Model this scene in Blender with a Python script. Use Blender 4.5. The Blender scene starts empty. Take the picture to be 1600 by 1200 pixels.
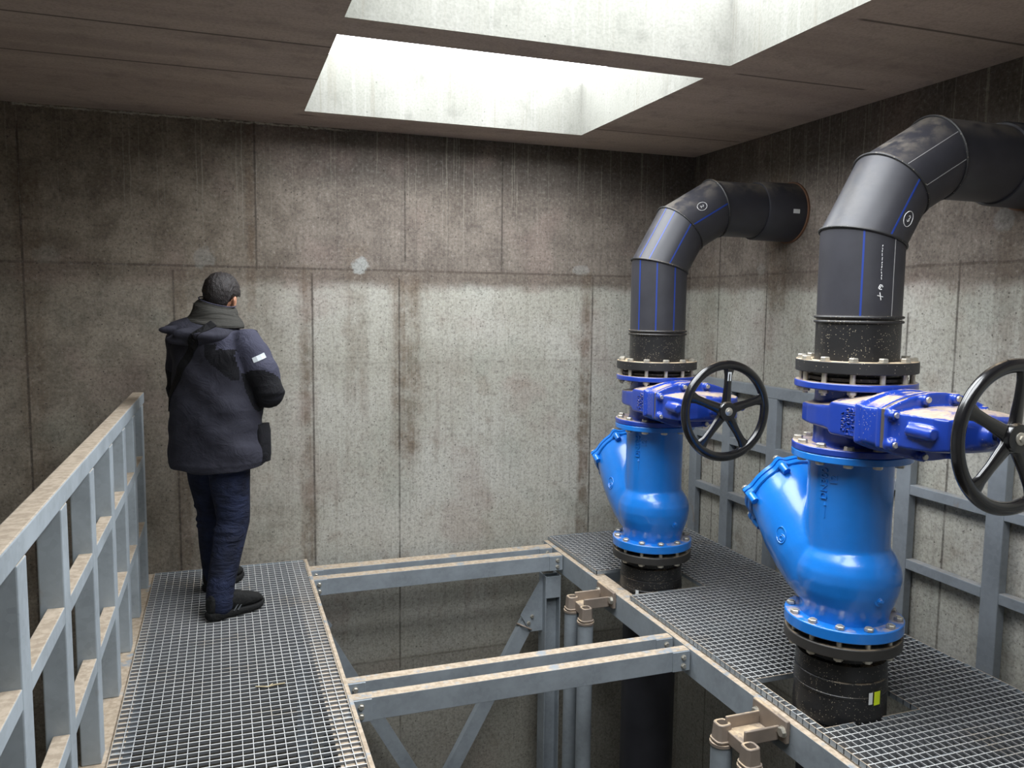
import bpy, bmesh, math, random
from mathutils import Vector, Matrix
random.seed(7)
V = Vector
PI = math.pi
sc = bpy.context.scene
COL = sc.collection

# ------------------------------------------------------------------ camera, sky, exposure
YAW, PITCH, ROLL, FPX = 0.34165748, 0.09641915, 0.01073225, 1269.03
CAM = V((0, 0, 1.62))
cam_d = bpy.data.cameras.new('camera')
cam_d.sensor_fit = 'HORIZONTAL'; cam_d.sensor_width = 36.0; cam_d.lens = FPX / 1600 * 36.0
cam_d.clip_start = 0.05; cam_d.clip_end = 200
cam = bpy.data.objects.new('camera', cam_d); COL.objects.link(cam)
_f = V((math.sin(YAW) * math.cos(PITCH), math.cos(YAW) * math.cos(PITCH), -math.sin(PITCH)))
_r = V((math.cos(YAW), -math.sin(YAW), 0)); _u = _r.cross(_f)
r2 = _r * math.cos(ROLL) + _u * math.sin(ROLL); u2 = -_r * math.sin(ROLL) + _u * math.cos(ROLL)
cam.matrix_world = Matrix(((r2.x, u2.x, -_f.x, CAM.x), (r2.y, u2.y, -_f.y, CAM.y), (r2.z, u2.z, -_f.z, CAM.z), (0, 0, 0, 1)))
sc.camera = cam
sc.view_settings.view_transform = 'Standard'
sc.view_settings.look = 'None'
sc.view_settings.gamma = 1.0
sc.view_settings.use_curve_mapping = False
sc.view_settings.exposure = 1.55
sc.cycles.diffuse_bounces = 6
sc.cycles.max_bounces = 10
sc.cycles.sample_clamp_indirect = 8

world = bpy.data.worlds.new('overcast_sky'); sc.world = world
world.use_nodes = True
bg = world.node_tree.nodes['Background']
bg.inputs[0].default_value = (0.93, 0.965, 1.0, 1)
bg.inputs[1].default_value = 4.6

# room dimensions
XL, XR, YF, YB, ZC, ZT, ZFL = -1.95, 3.25, -2.2, 5.24, 2.703, 3.03, -4.0
OX0, OX1 = 0.46, 2.175
OPEN = [(3.45, 4.85), (1.84, 3.235), (0.23, 1.63)]
for (a, b) in OPEN:          # portals only guide the sky sampling through the roof openings
    ld = bpy.data.lights.new('sky_portal', 'AREA'); ld.shape = 'RECTANGLE'
    ld.size = OX1 - OX0; ld.size_y = b - a; ld.cycles.is_portal = True
    lo = bpy.data.objects.new('sky_portal', ld); COL.objects.link(lo)
    lo.location = ((OX0 + OX1) / 2, (a + b) / 2, ZT + 0.01)

# ------------------------------------------------------------------ node helper
class G:
    def __init__(s, name):
        s.m = bpy.data.materials.new(name); s.m.use_nodes = True
        s.nt = s.m.node_tree; s.nt.nodes.clear()
        s.out = s.nt.nodes.new('ShaderNodeOutputMaterial')
        s.b = s.nt.nodes.new('ShaderNodeBsdfPrincipled')
        s.nt.links.new(s.b.outputs[0], s.out.inputs[0])
        s.tc = s.nt.nodes.new('ShaderNodeTexCoord')
        s.P = s.tc.outputs['Object']
    def put(s, sock, v):
        if isinstance(v, bpy.types.NodeSocket): s.nt.links.new(v, sock)
        elif isinstance(v, (tuple, list)) and len(v) == 3 and sock.type == 'RGBA': sock.default_value = (*v, 1)
        else: sock.default_value = v
    def math(s, op, a, b=0.0, c=0.0, clamp=False):
        n = s.nt.nodes.new('ShaderNodeMath'); n.operation = op; n.use_clamp = clamp
        s.put(n.inputs[0], a); s.put(n.inputs[1], b); s.put(n.inputs[2], c)
        return n.outputs[0]
    def mul(s, *a):
        r = a[0]
        for x in a[1:]: r = s.math('MULTIPLY', r, x)
        return r
    def add(s, a, b): return s.math('ADD', a, b)
    def inv(s, a): return s.math('SUBTRACT', 1.0, a)
    def mx(s, a, b): return s.math('MAXIMUM', a, b)
    def mapv(s, v, scale):
        n = s.nt.nodes.new('ShaderNodeMapping'); s.put(n.inputs[0], v); n.inputs[3].default_value = scale
        return n.outputs[0]
    def noise(s, scale, detail=3, rough=0.55, vec=None, dist=0.0):
        n = s.nt.nodes.new('ShaderNodeTexNoise'); s.put(n.inputs['Vector'], s.P if vec is None else vec)
        n.inputs['Scale'].default_value = scale; n.inputs['Detail'].default_value = detail
        n.inputs['Roughness'].default_value = rough; n.inputs['Distortion'].default_value = dist
        return n.outputs[0]
    def vor(s, scale, vec=None):
        n = s.nt.nodes.new('ShaderNodeTexVoronoi'); s.put(n.inputs['Vector'], s.P if vec is None else vec)
        n.inputs['Scale'].default_value = scale
        return n.outputs['Distance'], n.outputs['Color']
    def ss(s, v, a, b, lo=0.0, hi=1.0):
        n = s.nt.nodes.new('ShaderNodeMapRange'); n.interpolation_type = 'SMOOTHSTEP'
        s.put(n.inputs[0], v)
        n.inputs[1].default_value = a; n.inputs[2].default_value = b; n.inputs[3].default_value = lo; n.inputs[4].default_value = hi
        return n.outputs[0]
    def mix(s, f, a, b, mode='MIX'):
        n = s.nt.nodes.new('ShaderNodeMix'); n.data_type = 'RGBA'; n.blend_type = mode
        s.put(n.inputs[0], f); s.put(n.inputs[6], a); s.put(n.inputs[7], b)
        return n.outputs[2]
    def xyz(s):
        n = s.nt.nodes.new('ShaderNodeSeparateXYZ'); s.put(n.inputs[0], s.P); return n.outputs
    def comb(s, x, y, z):
        n = s.nt.nodes.new('ShaderNodeCombineXYZ'); s.put(n.inputs[0], x); s.put(n.inputs[1], y); s.put(n.inputs[2], z); return n.outputs[0]
    def nz(s):
        g = s.nt.nodes.new('ShaderNodeNewGeometry'); n = s.nt.nodes.new('ShaderNodeSeparateXYZ')
        s.nt.links.new(g.outputs['Normal'], n.inputs[0]); return n.outputs[2]
    def bump(s, h, strength=0.3, dist=0.01):
        n = s.nt.nodes.new('ShaderNodeBump'); s.put(n.inputs['Height'], h)
        n.inputs['Strength'].default_value = strength; n.inputs['Distance'].default_value = dist
        s.nt.links.new(n.outputs[0], s.b.inputs['Normal'])
    def fin(s, col, rough=0.5, metal=0.0, spec=None, coat=None):
        s.put(s.b.inputs['Base Color'], col); s.put(s.b.inputs['Roughness'], rough); s.put(s.b.inputs['Metallic'], metal)
        if spec is not None: s.b.inputs['Specular IOR Level'].default_value = spec
        if coat is not None: s.b.inputs['Coat Weight'].default_value = coat; s.b.inputs['Coat Roughness'].default_value = 0.12
        return s.m

def band(g, u, c, w, soft=None):
    """1 inside |u-c|<w, fading to 0 over soft"""
    soft = w if soft is None else soft
    return g.ss(g.math('ABSOLUTE', g.math('SUBTRACT', u, c)), w, w + soft, 1.0, 0.0)

# ------------------------------------------------------------------ concrete
def concrete_wall(name, axis, vseams, hseams, patches, stains, left_dark=None, tone=1.0):
    g = G(name); o = g.xyz(); u = o[axis]; z = o[2]
    vec = g.comb(u, 0.0, z)
    n1 = g.noise(1.3, 4, .6, vec); n2 = g.noise(5, 4, .6, vec); n3 = g.noise(70, 2, .6, vec)
    col = g.mix(g.ss(n1, .38, .62), (.43 * tone, .415 * tone, .355 * tone), (.52 * tone, .505 * tone, .45 * tone))
    streak = g.noise(1.0, 3, .6, g.comb(g.mul(u, 34.0), 0.0, g.mul(z, .9)))
    streak_f = g.noise(1.0, 2, .6, g.comb(g.mul(u, 150.0), 0.0, g.mul(z, 2.5)))
    col = g.mix(g.ss(streak, .48, .75, 0, .28), col, (.245, .215, .175))
    col = g.mix(g.ss(streak_f, .5, .72, 0, .2), col, (.20, .185, .16))
    col = g.mix(g.ss(n2, .52, .74, 0, .5), col, (.27, .225, .175))
    wob = g.math('SUBTRACT', n2, .5); n4_ = g.noise(8, 4, .65, vec)
    # upper lift: stained with rust water, its shade also put into the darker colour
    up = g.ss(g.add(z, g.mul(wob, .14)), 1.69, 1.78)
    upper = g.mix(g.ss(n2, .35, .65), (.15, .12, .10), (.245, .205, .172))
    upper = g.mix(g.ss(streak, .45, .75, 0, .4), upper, (.075, .062, .054))
    col = g.mix(g.mul(up, .93), col, upper)
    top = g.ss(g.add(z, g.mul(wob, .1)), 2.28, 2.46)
    col = g.mix(g.mul(top, .6), col, (.07, .06, .053))  # dark band under the slab, shade put into the wall colour
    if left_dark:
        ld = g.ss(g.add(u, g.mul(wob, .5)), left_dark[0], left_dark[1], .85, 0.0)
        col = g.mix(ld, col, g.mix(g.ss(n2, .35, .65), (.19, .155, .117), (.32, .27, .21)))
    # brown water stains beside some joints
    for (c, w, z0, z1, a) in stains:
        f = g.mul(band(g, g.add(u, g.mul(wob, .05)), c, w * .5, w * .7), g.ss(g.add(z, g.mul(wob, 1.2)), z0 - .35, z0 + .1), g.ss(z, z1, z1 + .1, 1, 0), g.ss(n4_, .35, .6, .35, 1.0), g.ss(streak, .3, .55, .5, 1.0), a)
        col = g.mix(f, col, (.15, .105, .07))
    hue = g.noise(2.1, 2, .5, g.comb(g.add(u, 7.3), 0.0, z))
    col = g.mix(g.ss(hue, .54, .68, 0, .30), col, (.33, .245, .215)) if tone < 5 else col
    col = g.mix(g.mul(g.ss(hue, .44, .32, 0, .22), g.inv(up)), col, (.30, .33, .28))
    ef = g.mul(band(g, g.add(z, g.mul(g.math('SUBTRACT', g.noise(22, 3, .6, vec), .5), .03)), 2.694, .004, .004), g.ss(n4_, .40, .5), g.ss(u, .5, 1.0, 1, 0))
    col = g.mix(g.mul(ef, .8), col, (.62, .58, .48))
    # formwork joints
    for (c, z0, z1) in vseams:
        f = g.mul(band(g, u, c, .0035, .005), g.ss(z, z0 - .01, z0), g.ss(z, z1, z1 + .01, 1, 0), g.ss(n2, .3, .6, .45, 1.0), .75)
        col = g.mix(f, col, (.055, .045, .038))
    for (c, a) in hseams:
        zz = g.add(z, g.mul(wob, .012))
        f = g.mul(band(g, zz, c, .004, .006), g.ss(n1, .35, .6, .4, 1.0), .7 * a)
        col = g.mix(f, col, (.06, .048, .04))
        col = g.mix(g.mul(band(g, zz, c - .03, .02, .05), .35 * a), col, (.14, .11, .085))
    low_tone = g.mul(g.ss(z, -.25, -.95), g.ss(n1, .35, .65, .3, .6))  # darker and browner with depth below the gratings
    col = g.mix(low_tone, col, (.13, .115, .085))
    # pale lime runs below the slab
    run = g.noise(1.0, 2, .5, g.comb(g.mul(g.add(u, g.mul(g.noise(7, 2, .5, vec), .02)), 62.0), 0.0, g.mul(z, .5)))
    rm = g.mul(g.ss(run, .60, .66), g.ss(g.add(z, g.mul(g.noise(3.1, 2, .5, g.comb(g.mul(u, 4.0), 0.0, 0.0)), 1.3)), 2.55, 2.95), g.ss(n3, .3, .5, .4, 1))
    col = g.mix(g.mul(rm, .5), col, (.38, .35, .29))
    # patches of fresh mortar
    for (c, zc, ru, rz, st) in patches:
        d = g.math('SQRT', g.add(g.math('POWER', g.math('DIVIDE', g.math('SUBTRACT', u, c), ru), 2.0), g.math('POWER', g.math('DIVIDE', g.math('SUBTRACT', z, zc), rz), 2.0)))
        d = g.add(d, g.mul(g.math('SUBTRACT', g.noise(14, 3, .6, vec), .5), 1.6))
        col = g.mix(g.ss(d, .75, 1.1, st, 0), col, (.38, .39, .37))
    # blotches, blow holes and speckle
    n4 = g.noise(17, 4, .65, vec); n5 = g.noise(45, 3, .7, vec)
    col = g.mix(g.ss(n4, .5, .72, 0, .38), col, g.mix(.6, col, (.05, .04, .03)))
    col = g.mix(g.ss(n5, .5, .68, 0, .55), col, g.mix(.62, col, (.03, .025, .02)))
    col = g.mix(g.ss(n5, .47, .3, 0, .35), col, g.mix(.5, col, (.62, .60, .54)))
    vd, vc = g.vor(26, vec)
    sep = g.nt.nodes.new('ShaderNodeSeparateColor'); g.nt.links.new(vc, sep.inputs[0])
    pore = g.mul(g.ss(vd, .07, .15, 1, 0), g.ss(sep.outputs[0], .45, .5))
    vd2, vc2 = g.vor(75, vec)
    sep2 = g.nt.nodes.new('ShaderNodeSeparateColor'); g.nt.links.new(vc2, sep2.inputs[0])
    pore2 = g.mul(g.ss(vd2, .12, .26, 1, 0), g.ss(sep2.outputs[0], .5, .55))
    col = g.mix(g.mul(pore, .75), col, (.06, .05, .042))
    col = g.mix(g.mul(pore2, .6), col, (.09, .078, .065))
    col = g.mix(g.ss(n3, .3, .75, 0, .5), col, g.mix(.55, col, (.02, .02, .02)))
    g.bump(g.math('SUBTRACT', g.add(g.mul(n3, .25), g.mul(streak_f, .3)), g.mul(g.mx(pore, pore2), .5)), .35, .004)
    return g.fin(col, .88, 0, .25)

M = {}
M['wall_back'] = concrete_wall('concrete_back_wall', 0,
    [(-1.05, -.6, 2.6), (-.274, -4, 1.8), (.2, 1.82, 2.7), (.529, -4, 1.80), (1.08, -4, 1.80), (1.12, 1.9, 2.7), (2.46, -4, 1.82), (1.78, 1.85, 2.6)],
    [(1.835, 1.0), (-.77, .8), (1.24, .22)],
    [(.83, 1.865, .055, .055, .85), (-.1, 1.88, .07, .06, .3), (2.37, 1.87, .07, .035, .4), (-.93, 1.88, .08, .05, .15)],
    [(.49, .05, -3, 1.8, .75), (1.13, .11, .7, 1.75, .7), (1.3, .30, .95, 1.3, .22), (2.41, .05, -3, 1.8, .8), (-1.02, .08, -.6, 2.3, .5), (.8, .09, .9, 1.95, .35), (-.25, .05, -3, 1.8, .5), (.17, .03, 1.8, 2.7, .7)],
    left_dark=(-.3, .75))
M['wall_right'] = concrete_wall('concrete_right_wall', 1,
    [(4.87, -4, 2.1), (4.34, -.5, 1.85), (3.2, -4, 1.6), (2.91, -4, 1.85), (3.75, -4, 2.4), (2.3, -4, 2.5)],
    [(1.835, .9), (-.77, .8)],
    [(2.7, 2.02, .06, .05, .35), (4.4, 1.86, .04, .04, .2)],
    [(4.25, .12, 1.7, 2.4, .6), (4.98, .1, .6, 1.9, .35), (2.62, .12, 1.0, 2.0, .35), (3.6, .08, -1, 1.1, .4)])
M['wall_other'] = concrete_wall('concrete_side_wall', 1, [(0, -4, 2.7), (2.4, -4, 2.7)], [(1.835, .8)], [], [])

def concrete_plain(name, c1, c2, spec=.25, xs=1.0, ys=1.0, seams=(), light=False):
    g = G(name); o = g.xyz()
    n1 = g.noise(1.2, 4, .6, g.mapv(g.P, (xs, ys, 1))); n2 = g.noise(8, 4, .65); n3 = g.noise(80, 2, .6)
    col = g.mix(g.ss(n1, .35, .65), c1, c2)
    col = g.mix(g.ss(n2, .5, .75, 0, .4), col, tuple(x * .55 for x in c1))
    for (c, x0, x1) in seams:
        wv = g.add(o[1], g.mul(g.math('SUBTRACT', n1, .5), .03))
        col = g.mix(g.mul(band(g, wv, c, .004, .008), g.ss(o[0], x0 - .05, x0), g.ss(o[0], x1, x1 + .05, 1, 0), .75), col, (.04, .032, .028))
    vd, vc = g.vor(17)
    sep = g.nt.nodes.new('ShaderNodeSeparateColor'); g.nt.links.new(vc, sep.inputs[0])
    pore = g.mul(g.ss(vd, .06, .1, 1, 0), g.ss(sep.outputs[0], .7, .74))
    col = g.mix(g.mul(pore, .6), col, tuple(x * .4 for x in c1))
    if light:
        run = g.noise(1.0, 2, .5, g.comb(g.mul(o[0], 38.0), g.mul(o[1], 38.0), g.mul(o[2], 1.2)))
        col = g.mix(g.ss(run, .58, .7, 0, .3), col, (.25, .25, .23))
        col = g.mix(g.ss(run, .42, .3, 0, .3), col, (.13, .115, .09))
    col = g.mix(g.ss(n3, .35, .75, 0, .3), col, tuple(x * .5 for x in c1))
    g.bump(g.add(n3, g.mul(n2, .6)), .3, .004)
    return g.fin(col, .9, 0, spec)
M['ceiling'] = concrete_plain('concrete_slab_underside', (.43, .345, .295), (.53, .435, .37), xs=.5, ys=4,
    seams=[(3.63, -1.9, .46), (4.16, -1.9, .46), (4.95, .46, .5), (2.55, 2.3, 3.2), (3.33, 2.3, 3.0), (3.05, -1.9, .46), (2.5, -1.9, .46), (4.65, 2.2, 3.2)])
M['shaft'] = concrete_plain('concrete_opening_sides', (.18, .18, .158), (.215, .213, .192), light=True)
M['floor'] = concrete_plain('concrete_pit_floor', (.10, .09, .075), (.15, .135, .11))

# ------------------------------------------------------------------ other materials
def dusty(name, base, rough, metal, dust=1.0, lo=.42, hi=.56, var=.15, spec=.5, bumpk=.05, coat=None, speck=0.0, sc_=30, nzlo=.75, dustc=(.50, .385, .255)):
    g = G(name); n1 = g.noise(6, 4, .6); n2 = g.noise(sc_, 3, .6); n3 = g.noise(220, 2, .6)
    col = g.mix(g.ss(n1, .3, .7), tuple(x * (1 - var) for x in base), tuple(min(1, x * (1 + var)) for x in base))
    r = rough
    if dust > 0:
        f = g.mul(g.ss(g.nz(), nzlo, .95), g.ss(g.noise(9, 5, .7), lo, hi), g.ss(n3, .2, .5, .75, 1), dust)
        dc = g.mix(g.ss(n2, .35, .65), tuple(x * .86 for x in dustc), tuple(x * 1.12 for x in dustc))
        col = g.mix(f, col, dc)
        mt = g.mul(metal, g.inv(f)); r = g.math('ADD', rough, g.mul(f, .9 - rough))
    else: mt = metal
    if speck > 0:
        vd, vc = g.vor(160)
        sep = g.nt.nodes.new('ShaderNodeSeparateColor'); g.nt.links.new(vc, sep.inputs[0])
        f2 = g.mul(g.ss(vd, .16, .3, 1, 0), g.ss(g.add(sep.outputs[0], g.mul(g.math('SUBTRACT', n1, .5), 1.0)), 1.02 - speck, 1.06 - speck))
        col = g.mix(g.mul(f2, .8), col, (.46, .40, .30))
    g.bump(g.add(n2, g.mul(n3, .5)), bumpk, .003)
    return g.fin(col, r, mt, spec, coat)

def galv(name, base, dust, lo=.3, hi=.42, nzlo=.75, metal=.25, rough=.55):
    g = G(name); vd, vc = g.vor(55); n1 = g.noise(4, 4, .6); n2 = g.noise(40, 3, .6)
    sep = g.nt.nodes.new('ShaderNodeSeparateColor'); g.nt.links.new(vc, sep.inputs[0])
    col = g.mix(g.ss(n1, .3, .7), tuple(x * .82 for x in base), tuple(x * 1.12 for x in base))
    col = g.mix(g.mul(sep.outputs[0], .28), col, tuple(x * 1.3 for x in base))
    f = g.mul(g.ss(g.nz(), nzlo, .97), g.ss(g.noise(7, 5, .7), lo, hi), dust)
    col = g.mix(f, col, g.mix(g.ss(n2, .35, .65), (.36, .285, .205), (.50, .41, .31)))
    rust = g.mul(g.ss(g.noise(5, 5, .65, g.mapv(g.P, (1, 1, .5))), .66, .74), .4)
    col = g.mix(rust, col, (.27, .18, .11))
    g.bump(n2, .04, .003)
    return g.fin(col, g.add(rough, g.mul(f, .3)), g.mul(metal, g.inv(f)), .5)

M['galv'] = galv('galvanised_steel', (.30, .335, .365), 0.0)
M['galv_dust'] = galv('galvanised_steel_sand_on_top', (.30, .335, .365), 1.0, .36, .46)
M['rail'] = galv('galvanised_railing_dust_on_top', (.36, .405, .44), .95, .12, .25)
M['rail_r'] = galv('galvanised_wall_railing', (.25, .275, .30), .3, .4, .6)
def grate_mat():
    g = G('galvanised_grating_shaded_sides'); n1 = g.noise(5, 4, .6); n2 = g.noise(1.6, 4, .6)
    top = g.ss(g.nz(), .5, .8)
    col = g.mix(top, g.mix(n1, (.14, .146, .155), (.21, .218, .23)), g.mix(g.ss(n2, .35, .65), (.60, .61, .60), (.74, .74, .72)))  # bright tops, dark sides: light and shade put into the bar colour
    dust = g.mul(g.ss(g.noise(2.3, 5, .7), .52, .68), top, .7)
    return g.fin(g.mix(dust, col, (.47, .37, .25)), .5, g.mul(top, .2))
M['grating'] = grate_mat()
M['cast'] = dusty('dusty_cast_steel', (.27, .22, .18), .6, .3, 1.0, .4, .55)
M['bolt'] = dusty('zinc_bolt', (.58, .55, .48), .4, .75, .6, .4, .6)
M['azure'] = dusty('azure_enamel', (.010, .18, .62), .28, 0, .75, .46, .62, var=.06, coat=.5, bumpk=.13, nzlo=.9, sc_=60)
M['cobalt'] = dusty('cobalt_enamel', (.012, .046, .33), .3, 0, .9, .36, .5, var=.08, coat=.4, bumpk=.1, nzlo=.86, speck=.06)
M['black_pe'] = dusty('black_polyethylene', (.030, .030, .037), .46, 0, .5, .4, .6, spec=.5, bumpk=.05, nzlo=.3, dustc=(.22, .19, .15))
M['black_speck'] = dusty('black_polyethylene_speckled', (.014, .014, .015), .38, 0, .3, .5, .6, speck=.36, nzlo=.6)
M['black_ring'] = dusty('black_backing_ring', (.02, .02, .021), .5, 0, 1.0, .3, .45, speck=.2)
M['ring_low'] = dusty('black_lower_ring', (.03, .028, .026), .5, 0, .55, .4, .6)
M['black_gloss'] = dusty('black_gloss_wheel', (.008, .008, .009), .22, 0, .35, .5, .7, coat=.6, nzlo=.8)
M['gasket'] = dusty('grey_gasket', (.07, .06, .055), .7, 0, .5)
M['stripe'] = G('blue_pipe_stripe').fin((.012, .04, .24), .45)
M['scratch'] = G('pale_scribe_line').fin((.28, .28, .28), .7)
M['chalk'] = G('white_paint_marker').fin((.75, .75, .75), .7)
M['white_label'] = G('white_label').fin((.72, .74, .74), .5)
M['yellow_label'] = G('yellow_label').fin((.72, .86, .02), .5)
M['rust'] = dusty('rusty_sleeve', (.16, .08, .045), .8, 0, 0)

def cloth(name, c1, c2, scale=3.0, bumpk=.5, rough=.85, fine=300, fold=(1, 1, 1)):
    g = G(name); n = g.noise(scale, 4, .6); w = g.noise(9, 4, .6, g.mapv(g.P, fold), 1.2); fn = g.noise(fine, 2, .5)
    g.bump(g.add(g.mul(w, 1.0), g.mul(fn, .05)), bumpk, .03)
    return g.fin(g.mix(g.ss(n, .35, .65), c1, c2), rough, 0, .3)
M['jacket'] = cloth('navy_jacket_cloth', (.025, .025, .036), (.037, .037, .052), fold=(1, 1, 1.4), bumpk=.35)
M['jacket_dark'] = cloth('black_jacket_panel', (.006, .006, .008), (.009, .009, .012))
M['jacket_light'] = cloth('slate_shoulder_panel', (.045, .046, .072), (.06, .06, .09))
M['scarf'] = cloth('charcoal_collar', (.035, .034, .03), (.05, .048, .042), fold=(.6, .6, 3), bumpk=.7)
M['jeans'] = cloth('dark_blue_denim', (.006, .008, .020), (.014, .020, .050), scale=9, fold=(1, 1, 2.5), bumpk=.7)
M['shoe'] = cloth('black_trail_shoe', (.008, .008, .008), (.014, .014, .014), scale=30, bumpk=.4)
M['sole'] = cloth('black_rubber_sole', (.006, .006, .006), (.010, .010, .010))
M['shoe_grey'] = G('grey_shoe_overlay').fin((.055, .06, .065), .5)
M['strap'] = cloth('black_webbing_strap', (.003, .003, .004), (.005, .005, .006))
def skin_mat():
    g = G('skin'); n = g.noise(25, 3)
    g.b.inputs['Subsurface Weight'].default_value = .1; g.b.inputs['Subsurface Radius'].default_value = (.01, .004, .002)
    return g.fin(g.mix(n, (.42, .19, .11), (.52, .27, .17)), .55)
M['skin'] = skin_mat()
def hair_mat():
    g = G('short_dark_hair'); n = g.noise(1, 3, .6, g.mapv(g.P, (260, 260, 60)))
    g.bump(n, .9, .006)
    return g.fin(g.mix(g.ss(n, .4, .7), (.010, .008, .008), (.045, .034, .032)), .5)
M['hair'] = hair_mat()
M['reflective'] = G('pale_sleeve_tag').fin((.5, .54, .56), .35)
M['wood'] = G('dry_straw').fin((.5, .42, .27), .9)

# ------------------------------------------------------------------ mesh helpers
def obj(name, bm, mat, parent=None, smooth=True, bevel=0.0, loc=None, angle=40, seg=2):
    bmesh.ops.recalc_face_normals(bm, faces=bm.faces)
    me = bpy.data.meshes.new(name); bm.to_mesh(me); bm.free()
    o = bpy.data.objects.new(name, me); COL.objects.link(o)
    for m_ in (mat if isinstance(mat, (list, tuple)) else [mat]): me.materials.append(m_)
    if parent is not None: o.parent = parent
    if loc is not None: o.location = loc
    if smooth:
        me.shade_smooth()
        try: me.set_sharp_from_angle(angle=math.radians(angle))
        except Exception: pass
    if bevel > 0:
        b = o.modifiers.new('bevel', 'BEVEL'); b.width = bevel; b.segments = seg; b.limit_method = 'ANGLE'; b.angle_limit = math.radians(40)
    return o
def B(): return bmesh.new()
def box(bm, a, b, mi=0):
    x0, y0, z0 = a; x1, y1, z1 = b
    v = [bm.verts.new(p) for p in ((x0, y0, z0), (x1, y0, z0), (x1, y1, z0), (x0, y1, z0), (x0, y0, z1), (x1, y0, z1), (x1, y1, z1), (x0, y1, z1))]
    for f in ((3, 2, 1, 0), (4, 5, 6, 7), (0, 1, 5, 4), (1, 2, 6, 5), (2, 3, 7, 6), (3, 0, 4, 7)):
        fa = bm.faces.new([v[i] for i in f]); fa.material_index = mi
def frame(d):
    d = V(d).normalized(); a = V((0, 0, 1)) if abs(d.z) < .95 else V((1, 0, 0))
    x = a.cross(d).normalized(); return x, d.cross(x).normalized(), d
def ring(c, d, r, n=32, ry=None, xax=None):
    if xax is None: x, y, _ = frame(d)
    else:
        d = V(d).normalized(); x = (V(xax) - d * V(xax).dot(d)).normalized(); y = d.cross(x)
    ry = r if ry is None else ry
    return [V(c) + x * (r * math.cos(2 * PI * k / n)) + y * (ry * math.sin(2 * PI * k / n)) for k in range(n)]
def loft(bm, rings, cap=True, mi=0, close=False):
    R = [[bm.verts.new(p) for p in r] for r in rings]
    n = len(R[0]); m = len(R)
    for i in range(m if close else m - 1):
        a, b = R[i], R[(i + 1) % m]
        for k in range(n):
            f = bm.faces.new((a[k], a[(k + 1) % n], b[(k + 1) % n], b[k])); f.material_index = mi
    if cap and not close:
        bm.faces.new(R[0][::-1]).material_index = mi; bm.faces.new(R[-1]).material_index = mi
def cyl(bm, p0, p1, r0, r1=None, n=32, mi=0):
    r1 = r0 if r1 is None else r1; d = V(p1) - V(p0)
    loft(bm, [ring(p0, d, r0, n), ring(p1, d, r1, n)], mi=mi)
def lathe(bm, c, d, prof, n=48, mi=0):
    """prof: (distance along d, radius)"""
    d = V(d).normalized(); c = V(c)
    loft(bm, [ring(c + d * t, d, r, n) for t, r in prof], mi=mi)
def tubering(bm, c, d, r0, r1, z0, z1, n=64, mi=0):
    """flat ring (annulus) between radii r0<r1"""
    d = V(d).normalized(); c = V(c)
    rs = [ring(c + d * z0, d, r0, n), ring(c + d * z0, d, r1, n), ring(c + d * z1, d, r1, n), ring(c + d * z1, d, r0, n)]
    loft(bm, rs, close=True, mi=mi)
def tube(bm, pts, r, n=8, closed=False, mi=0):
    pts = [V(p) for p in pts]; m = len(pts); rings = []; x = None
    for i, p in enumerate(pts):
        if closed: d = (pts[(i + 1) % m] - pts[i - 1]).normalized()
        else: d = (pts[min(i + 1, m - 1)] - pts[max(i - 1, 0)]).normalized()
        if x is None: x = frame(d)[0]
        x = (x - d * x.dot(d)).normalized(); y = d.cross(x)
        rr = r[i] if isinstance(r, (list, tuple)) else r
        rings.append([p + x * rr * math.cos(2 * PI * k / n) + y * rr * math.sin(2 * PI * k / n) for k in range(n)])
    loft(bm, rings, close=closed, mi=mi)
def hexprism(bm, c, d, r, h, mi=0, rot=0.0):
    x, y, dd = frame(d); c = V(c)
    rs = [[c + dd * t + (x * math.cos(rot + k * PI / 3) + y * math.sin(rot + k * PI / 3)) * s for k in range(6)] for t, s in ((0, r), (h * .8, r), (h, r * .86))]
    loft(bm, rs, mi=mi)
def ellipsoid(bm, c, rx, ry, rz, rot=None, n=20, m=12):
    rings = []
    for j in range(1, m):
        t = PI * j / m; rr = []
        for k in range(n):
            p = V((rx * math.sin(t) * math.cos(2 * PI * k / n), ry * math.sin(t) * math.sin(2 * PI * k / n), -rz * math.cos(t)))
            if rot is not None: p = rot @ p
            rr.append(V(c) + p)
        rings.append(rr)
    loft(bm, rings)
def remeshed(name, bm, voxel, mat, parent=None, smooth_it=4, factor=.5):
    bmesh.ops.recalc_face_normals(bm, faces=bm.faces)
    me = bpy.data.meshes.new('tmp'); bm.to_mesh(me); bm.free()
    t = bpy.data.objects.new('tmp', me); COL.objects.link(t)
    r = t.modifiers.new('r', 'REMESH'); r.mode = 'VOXEL'; r.voxel_size = voxel
    s_ = t.modifiers.new('s', 'SMOOTH'); s_.iterations = smooth_it; s_.factor = factor
    dg = bpy.context.evaluated_depsgraph_get(); ev = t.evaluated_get(dg)
    m2 = bpy.data.meshes.new_from_object(ev); m2.name = name
    bpy.data.objects.remove(t); bpy.data.meshes.remove(me)
    o = bpy.data.objects.new(name, m2); COL.objects.link(o)
    m2.materials.clear()
    for m_ in (mat if isinstance(mat, (list, tuple)) else [mat]): m2.materials.append(m_)
    m2.shade_smooth()
    if parent is not None: o.parent = parent
    return o
def tag(o, label=None, cat=None, group=None, kind=None):
    if label: o['label'] = label
    if cat: o['category'] = cat
    if group: o['group'] = group
    if kind: o['kind'] = kind
    return o
def thing(name, label, cat, loc=(0, 0, 0), group=None):
    o = bpy.data.objects.new(name, None); o.empty_display_size = .1; COL.objects.link(o); o.location = loc
    return tag(o, label, cat, group)
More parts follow.
